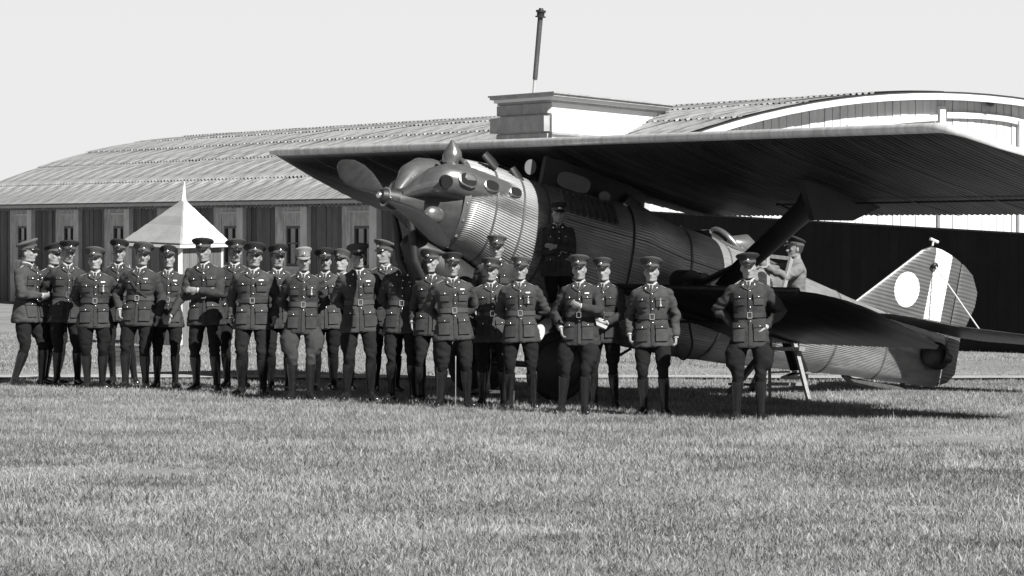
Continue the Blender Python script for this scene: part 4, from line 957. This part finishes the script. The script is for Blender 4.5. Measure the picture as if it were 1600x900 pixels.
UP_PIV = Vector((0, 0, .94))
def person(cx, top, fy, yaw, hy_, ht, armR, armL, label, feet=((-.11, 0), (.11, 0)), lean=0., fwd=0., cap='A', stout=1., shift=0., breech=1., boot=True, light=False,
           medal=False, stache=False, z0=0., D=None, mtun='tunic', mbr='breech', leather=False, strap=True, sash=False, knee=.0, bare=False, group='officers gathered in front of the aircraft', white_cuffs=False, roll=0., bx_var=True):
    """armR is the arm on the left of the picture (the man's right)"""
    rv = random.Random(int(cx * 13 + 5)); q_ = lambda a: rv.uniform(-a, a)
    if bx_var: yaw += q_(8); lean += q_(2.2); hy_ += q_(9); roll += q_(5); ht += q_(3); stout *= .975 + q_(.055); feet = tuple((a + q_(.03), b + q_(.05)) for a, b in feet)
    D = D or gy(fy); ht_m = (fy - top) / F * D; sc = ht_m / 1.838
    if z0: sc = z0[1]; zb0 = z0[0]
    else: zb0 = 0.
    X = (cx - 800) / F * D
    root = empty('person', Matrix.Translation((X, D, zb0)) @ Matrix.Rotation(R(yaw), 4, 'Z') @ Matrix.Diagonal((sc * stout, sc * stout, sc, 1)), label, 'person', group)
    mt = M[mtun]; mb_ = M[mbr]
    # upper body transform
    U = Matrix.Translation((shift, 0, 0)) @ Matrix.Translation(UP_PIV) @ Matrix.Rotation(R(lean), 4, 'Y') @ Matrix.Rotation(R(fwd), 4, 'X') @ Matrix.Translation(-UP_PIV)
    piv = Vector((0, .012, 1.52))
    Hh = U @ Matrix.Translation((0, -.004, -.016)) @ Matrix.Translation(piv) @ Matrix.Rotation(R(hy_), 4, 'Z') @ Matrix.Rotation(R(ht), 4, 'X') @ Matrix.Rotation(R(roll), 4, 'Y') @ Matrix.Translation(-piv)
    body = MB(); head_mb(body, Hh)
    Tu = lambda p: U @ Vector(p)
    body.tube([Tu((0, .018, 1.40)), Tu((0, .016, 1.46)), Tu((0, .012, 1.52)), Hh @ Vector((0, .006, 1.575)), Hh @ Vector((0, .0, 1.62))], [.075, .062, .056, .056, .058], 16)
    body.tube([Tu((0, 0, .96)), Tu((0, 0, 1.1)), Tu((0, 0, 1.3)), Tu((0, 0, 1.42))], [.08, .085, .10, .06], 12)
    tun = MB(); tr = [[Tu(p) for p in tring(z)] for z in (.78, .81, .86, .92, .98, 1.04, 1.08, 1.12, 1.17, 1.23, 1.30, 1.36, 1.40, 1.43, 1.455, 1.48, 1.505)]
    tun.loft(tr)
    cuffs = []
    for side, pose in ((-1, armR), (1, armL)):
        wv, pole, hd, nm, cu = ARM[pose]; f = lambda q: Vector((q[0] * side, q[1], q[2]))
        sh_ = Vector((.176 * side, .005, 1.388)); jit = Vector((q_(.016), q_(.016), q_(.03)))
        el_, wr_ = ik(sh_, f(wv) + jit, .285, .255, f(pole)); fd = (wr_ - el_).normalized()
        P = [Vector((.09 * side, .005, 1.412)), sh_, sh_.lerp(el_, .5), el_, el_.lerp(wr_, .5), wr_ - fd * .012]
        m1 = el_ + (sh_ - el_).normalized() * .045; m2 = el_ + fd * .045
        tun.tube([Tu(p) for p in (P[0], P[1], P[1].lerp(el_, .22), P[2], m1, el_ + ((el_ - (sh_ + wr_) / 2).normalized() * .006), m2, P[4], P[5])], [.056, .064, .063, .059, .054, .055, .052, .047, .043], 14)
        body.tube([Tu(p) for p in (Vector((.08 * side, 0, 1.40)), sh_, el_, wr_)], [.045, .045, .036, .024], 10)
        hdv = (f(hd).normalized() * .75 + fd * .45).normalized()
        hand(body, Tu(wr_), U.to_3x3() @ hdv, U.to_3x3() @ f(nm), cu, -side)
        cuffs.append((Tu(wr_ - fd * .018), Tu(wr_ + fd * (.016 if white_cuffs else .006))))
    fmesh('body', 'skin', root, body, .0092, 1)
    to = fmesh('tunic', mtun, root, tun, .0142, 2, ('t', int(cx * 7) % 97))
    for a, b in cuffs: MB().tube([a, b], [.034, .034], 12).build('cuff', M['white'], root)
    # legs
    br = MB(); br.ell((shift * .6, .0, .90), (.165, .125, .13), 18, 10)
    for side, (fx, fy_) in ((-1, feet[0]), (1, feet[1])):
        hp_ = Vector((side * .088 + shift * .8, 0, .90)); an = Vector((fx, fy_ + .02, .095))
        kn, _ = ik(hp_, an, .42, .415, (side * .12, -1, 0)); kn.z = max(kn.z, .48)
        w_ = breech
        w_ = max(0, breech - .5); out_ = Vector((side * .022 * w_, 0, 0))
        A = [hp_ + Vector((0, 0, .02)), hp_.lerp(kn, .22) + out_ * .5, hp_.lerp(kn, .48) + out_ * 1.2, hp_.lerp(kn, .72) + out_ * .9, hp_.lerp(kn, .90) + out_ * .1, kn, kn.lerp(an, .14), kn.lerp(an, .30)]
        br.tube(A, [.096, .096 + .005 * w_, .084 + .018 * w_, .072 + .014 * w_, .064, .059, .056, .054], 16)
        if boot:
            bt = MB(); sd = (kn - an).normalized(); t_ = kn.lerp(an, .16)
            bt.tube([t_, t_.lerp(an, .03), t_.lerp(an, .28), t_.lerp(an, .6), t_.lerp(an, .88), an + Vector((0, .004, -.03)), an + Vector((0, .008, -.062))], [.064, .066, .063, .050, .042, .044, .046], 16)
            fd = Matrix.Rotation(R(side * 18), 3, 'Z'); ft = lambda x, y, z: Vector((an.x, an.y, 0)) + fd @ Vector((x, y, z))
            rings = []
            for y, hw_, hh, zc in ((.062, .020, .020, .040), (.050, .034, .036, .045), (.01, .038, .048, .055), (-.04, .037, .048, .055), (-.09, .043, .036, .042), (-.14, .046, .028, .034), (-.175, .040, .023, .029), (-.198, .022, .015, .024)):
                rings.append([ft(hw_ * math.cos(t), y, zc + hh * math.sin(t)) for t in [2 * PI * k / 14 for k in range(14)]])
            bt.loft(rings)
            bt.box(ft(0, .035, .012), (.062, .06, .024), fd)
            bt.build('boot', M['boot'], root, 60)
        else:
            br.tube([kn, kn.lerp(an, .5), an], [.062, .062, .066], 14)
            bt = MB(); rings = []
            for y, hw_, hh, zc in ((.062, .020, .020, .040), (.050, .034, .036, .045), (-.04, .037, .045, .055), (-.14, .046, .028, .034), (-.198, .022, .015, .024)):
                rings.append([Vector((an.x + hw_ * math.cos(t), an.y + y, zc + hh * math.sin(t))) for t in [2 * PI * k / 12 for k in range(12)]])
            bt.loft(rings).build('shoe', M['boot'], root, 60)
    fmesh('breeches', mbr, root, br, .0155, 2, ('b', int(cx * 5) % 89))
    def part(name, key, mw=None, par=root): return link(name, SH[key], par, mw)
    # head pieces
    HT = lambda x, y, z: Hh @ Matrix.Translation((x, y, z))
    for sx in (-1, 1):
        part('eye', 'eye', HT(sx * .031, -.083, 1.664)); part('eyebrow', 'brow', HT(sx * .032, -.094, 1.687))
    part('mouth', 'mouth', HT(0, -.096, 1.587))
    if stache: part('moustache', 'moustache', HT(0, -.103, 1.602))
    part('hair', 'hair', Hh)
    if bare: part('hair', 'hair_top', Hh)
    else:
        k = 'L' if light else cap
        c = part('cap', 'cap' + k, Hh)
        if not light:
            c.material_slots[0].link = 'OBJECT'; c.material_slots[0].material = M[rv.choice(('cap', 'cap_dark', 'cap_dark', 'cap_mid'))]
        for nm_, ky in (('cap_band', 'band'), ('visor', 'visor'), ('chin_strap', 'chin')): part(nm_, ky + k, None, c)
        part('cap_badge', 'capbadge', Matrix.Translation((0, -.112, 1.740)), c)
    if strap:
        part('shirt_front', 'shirt_front', U); part('necktie', 'tie', U); part('collar', 'collar', U)
        for sx in (-1, 1):
            part('lapel', 'lapel%d' % sx, U); part('lapel_badge', 'badge', U @ Matrix.Translation(tfront(sx * .064, 1.448, .022)))
            st = part('shoulder_strap', 'strap%d' % sx, U); part('braid', 'braid%d' % sx, None, st)
            for up, zf in (('up', 1.322), ('lo', 1.008)):
                pk = part('pocket', 'pocket_%s%d' % (up, sx), U); part('pocket_flap', 'flap_%s%d' % (up, sx), None, pk)
                part('button', 'button', Matrix.Translation(tfront(sx * (.105 if up == 'up' else .112), zf, .025 if up == 'up' else .030)), pk)
        part('placket', 'placket', U); part('placket_edge', 'placket_edge', U)
        for z in (1.385, 1.30, 1.21, 1.06): part('button', 'button', U @ Matrix.Translation(tfront(.012, z, .014)))
        bl = part('belt', 'belt_leather' if leather or rv.random() < .2 else 'belt', U); part('buckle', 'buckle', None, bl)
        if sash: part('cross_strap', 'cord', U)
        if rv.random() < .4: part('ribbon_bar', 'ribbon', U)
        if medal: part('medal', 'medal', U @ Matrix.Translation(tfront(.105, 1.285, .026)))
    return root, U, Hh
#MARK_CAST

def G(*a): return a
B2 = 'officers gathered in front of the aircraft'
CAST = [
 dict(a=(42, 369, 603, 66, 12, 0, 'belly', 'belly', 'officer at far left in full profile facing right, hands joined at his waist'), feet=((-.10, .06), (.10, -.10)), shift=0),
 dict(a=(80, 376, 600, 28, 6, -6, 'side', 'belly', 'officer half hidden behind the profile officer at far left, face shaded and cap low'), feet=((-.10, 0), (.12, .02)), cap='A', lean=2),
 dict(a=(102, 370, 603, 14, 8, 4, 'back', 'back', 'third officer from left, high peaked cap and leather belt, head turned slightly right'), feet=((-.13, 0), (.15, .03)), leather=True, lean=3),
 dict(a=(148, 383, 607, 0, 0, -6, 'back', 'back', 'stocky officer with hands behind back and medal, cap pulled flat over shaded eyes'), feet=((-.11, 0), (.12, -.02)), medal=True, breech=1.3, stout=1.04),
 dict(a=(184, 370, 600, 6, 2, 0, 'back', 'back', 'tall officer with narrow face standing behind the stocky officer at left'), feet=((-.04, 0), (.20, -.05))),
 dict(a=(218, 375, 608, -12, 14, -4, 'pocket', 'side', 'officer with diagonal chest strap and one hand in his pocket, weight on one leg'), feet=((-.20, -.05), (.06, 0)), sash=True, stache=True, lean=1),
 dict(a=(262, 380, 607, 8, 0, -6, 'clasp', 'clasp', 'officer with both hands clasped low in front and white cuffs showing'), feet=((-.17, 0), (.12, 0)), white_cuffs=True, lean=3, cap='B', shift=.0),
 dict(a=(322, 366, 612, 0, 0, 4, 'crossU', 'crossT', 'tall officer with folded arms, standing before the kiosk roof'), feet=((-.12, 0), (.13, 0)), white_cuffs=True, breech=.7),
 dict(a=(366, 368, 606, 6, 14, 0, 'side', 'side', 'officer looking right over the shoulder of the man with folded arms'), feet=((-.10, 0), (.12, 0)), stache=True),
 dict(a=(396, 376, 617, -4, 10, -9, 'side2', 'side', 'broad officer with arms hanging at his sides and head bowed to the right'), feet=((-.14, 0), (.13, -.03)), stout=1.05, leather=True, breech=.8),
 dict(a=(434, 378, 612, 6, 10, -4, 'side', 'side2', 'officer with dark shaded face, second row beside the light capped man'), feet=((-.07, 0), (.14, 0)), cap='A'),
 dict(a=(473, 381, 625, 0, 2, 2, 'back', 'back', 'officer wearing a pale helmet-like cap and wide flared breeches'), feet=((-.14, 0), (.12, -.06)), light=True, medal=True, breech=2.6, stout=1.03, mbr='breech_light'),
 dict(a=(510, 384, 611, -4, 10, -5, 'side', 'back', 'officer in black topped cap behind and right of the pale capped man'), feet=((-.10, 0), (.11, 0)), stache=True),
 dict(a=(535, 387, 609, -10, -25, -18, 'side', 'side', 'officer bending his head down, almost hidden between two others'), feet=((-.10, 0), (.10, 0)), cap='B'),
 dict(a=(562, 375, 626, 2, 2, 2, 'back', 'back', 'straight standing officer with sunlit left chest, directly left of the propeller'), feet=((-.15, 0), (.15, -.02)), breech=1.2),
 dict(a=(603, 370, 613, 10, -45, 0, 'side', 'side', 'officer in deep shade under the propeller looking to the left'), feet=((-.1, 0), (.1, 0))),
 dict(a=(628, 376, 627, -6, 6, -2, 'back', 'back', 'slim officer with cap pushed back and bright sunlit face below the propeller'), feet=((-.13, 0), (.15, -.04)), cap='B', stout=.97),
 dict(a=(676, 383, 629, -8, -14, 0, 'side', 'side2', 'officer smiling to the left below the lower propeller blade tip'), feet=((-.12, 0), (.12, 0)), cap='A', stout=.96),
 dict(a=(708, 389, 636, 4, 4, 0, 'back', 'back', 'officer with round badge on a dark cap and thin cane between his boots'), feet=((-.14, 0), (.16, 0)), cap='B'),
 dict(a=(773, 355, 628, -4, 6, 3, 'side', 'side', 'officer raised above the front row before the bright engine cowling'), feet=((-.1, 0), (.1, 0)), z0=(.15, .97), cap='B', D=45.65),
 dict(a=(769, 397, 633, 4, -6, 2, 'side', 'back', 'shorter officer with leather belt, below the man raised against the cowling'), D=45.2, feet=((-.13, 0), (.15, 0)), leather=True, cap='B', stout=1.0),
 dict(a=(814, 395, 638, -10, -4, 0, 'back', 'back', 'smiling officer with pocket badge and hands behind, just left of the main wheel'), feet=((-.12, 0), (.15, 0)), medal=True, cap='B'),
 dict(a=(872, 308, 628, 0, 0, 2, 'crossU', 'crossT', 'officer with folded arms standing high on the wheel against the dark fuselage'), feet=((-.07, 0), (.07, 0)), z0=(.78, .82), D=46.2, cap='B'),
 dict(a=(903, 393, 647, -6, 6, 2, 'pocket', 'chest', 'officer holding one hand at his chest and the other in his pocket'), feet=((-.20, -.02), (.06, -.03)), breech=2.0, lean=1.5, shift=.03),
 dict(a=(944, 397, 638, -14, 8, 0, 'paper', 'paper', 'officer with white armband holding a folded paper at his waist'), feet=((-.14, .02), (.10, 0)), roll=-8, cap='B', leather=False),
 dict(a=(1020, 397, 649, -6, 0, 0, 'side', 'side2', 'lone officer with arms straight down and medal, in front of the lower wing root'), feet=((-.10, 0), (.12, -.02)), medal=True, leather=True),
 dict(a=(1172, 388, 657, -4, -4, 6, 'hipb', 'hip', 'smiling officer at right of the row with both hands on his hips'), feet=((-.13, .04), (.13, -.06)), breech=2.4, leather=False, white_cuffs=True, mtun='tunic'),
 dict(a=(1244, 358, 615, -80, 0, -4, 'reach', 'reach2', 'mechanic in pale overall jacket on the stepladder leaning toward the cockpit'), feet=((-.08, 0), (.08, .05)), z0=(.20, .93), D=47.5, cap='B', mtun='overall', strap=False, boot=False, group=None, fwd=1, bx_var=False),
]
REF = {}
for i, c in enumerate(CAST):
    a = c.pop('a'); r_, U, Hh = person(*a, **c); REF[i] = (r_, U)
bpy.context.view_layer.update()
def run_jobs():
    dg = bpy.context.evaluated_depsgraph_get(); res = []
    for o, wr in JOBS: res.append(bpy.data.meshes.new_from_object(o.evaluated_get(dg)))
    for (o, wr), me in zip(JOBS, res):
        old = o.data; o.modifiers.clear(); o.data = me; me.name = o.name.split('.')[0]; me.materials.clear(); me.materials.append(M[JM[o.name]]); bpy.data.meshes.remove(old)
        n = len(me.vertices); co = np.empty(n * 3, np.float32); me.vertices.foreach_get('co', co); co = co.reshape(-1, 3)
        if wr:
            no = np.empty(n * 3, np.float32); me.vertex_normals.foreach_get('vector', no); no = no.reshape(-1, 3); kind, sd = wr; d = np.empty(n)
            nz = mn.noise
            for k in range(n):
                x, y, z = co[k]
                if kind == 't':
                    arm = min(1, max(0, (abs(x) - .16) / .06)); a_ = .0050 + .0085 * arm + .006 * math.exp(-((z - 1.14) / .05) ** 2)
                    q = 1 - 2.2 * abs(nz(Vector((x * 8 + sd, y * 8, z * 15)))); d[k] = a_ * q + .0025 * nz(Vector((x * 22, y * 22 + sd, z * 26)))
                    if z < 1.0: d[k] += .010 * nz(Vector((x * 13 + sd, y * 13, z * 1.5))) * (1.0 - z) / .2
                else:
                    a_ = .005 + .010 * math.exp(-((z - .55) / .09) ** 2)
                    q = 1 - 2.2 * abs(nz(Vector((x * 9 + sd, y * 9, z * 14 + x * 6)))); d[k] = a_ * q + .003 * nz(Vector((x * 24, y * 24 + sd, z * 24)))
            co = co + no * d[:, None]; me.vertices.foreach_set('co', co.astype(np.float32).ravel())
        me.polygons.foreach_set('use_smooth', [True] * len(me.polygons)); me.update()
run_jobs()
# things they hold or stand on
def wpos(i, p): return REF[i][0].matrix_world @ REF[i][1] @ Vector(p)
pp = wpos(24, (-.02, -.30, .975)); paper = MB()
paper.hexa([Vector(p) for p in ((-.12, 0, .06), (.08, 0, -.03), (.09, -.03, -.02), (-.11, -.03, .07))], [Vector(p) for p in ((-.10, .01, .085), (.10, .01, .0), (.11, -.02, .01), (-.09, -.02, .095))])
tag(paper.build('folded_paper', M['white'], None, mw=Matrix.Translation(pp)), 'folded white paper held at the waist by the officer with the armband', 'paper')
p0 = wpos(18, (-.01, -.16, 0)); cn = MB().tube([(0, 0, 0), (0, .03, .50), (0, .05, .56)], [.004, .005, .007], 8)
tag(cn.build('cane', M['wood'], None, mw=Matrix.Translation((p0.x, p0.y, 0))), 'thin pale cane standing upright between the boots of the round badge officer', 'cane')
arm = MB(); ra = REF[24]
arm.loft([[Vector((.205, .03, 1.215)) + Vector((math.cos(t) * .069, math.sin(t) * .069, dz)) + Vector((.06 * (1.215 - 1.215 - dz), 0, 0)) for t in [2 * PI * k / 18 for k in range(18)]] for dz in (-.03, .03)], False)
arm.build('armband', M['white'], ra[0], mw=ra[1])
bx_ = empty('wooden_box', Matrix.Translation((wpos(19, (0, 0, 0)).x, wpos(19, (0, 0, 0)).y, 0)), 'low wooden box under the officer raised before the engine cowling', 'box')
for k in range(4): MB().box((0, -.165 + k * .11, .14), (.5, .10, .02)).build('plank', M['darkwood'], bx_)
for x in (-.24, .24): MB().box((x, 0, .065), (.02, .42, .13)).build('end_panel', M['darkwood'], bx_)
cp = at(841, 521, 45.2); cd_ = MB().tube([(0, -.006, 0), (0, .006, 0)], [.085, .085], 20, sq=(1.25, .8), ref=(.4, 0, .9))
tag(cd_.build('pale_card', M['pale'], None, mw=Matrix.Translation(cp)), 'pale rounded card held out beside the officer left of the main wheel', 'card')
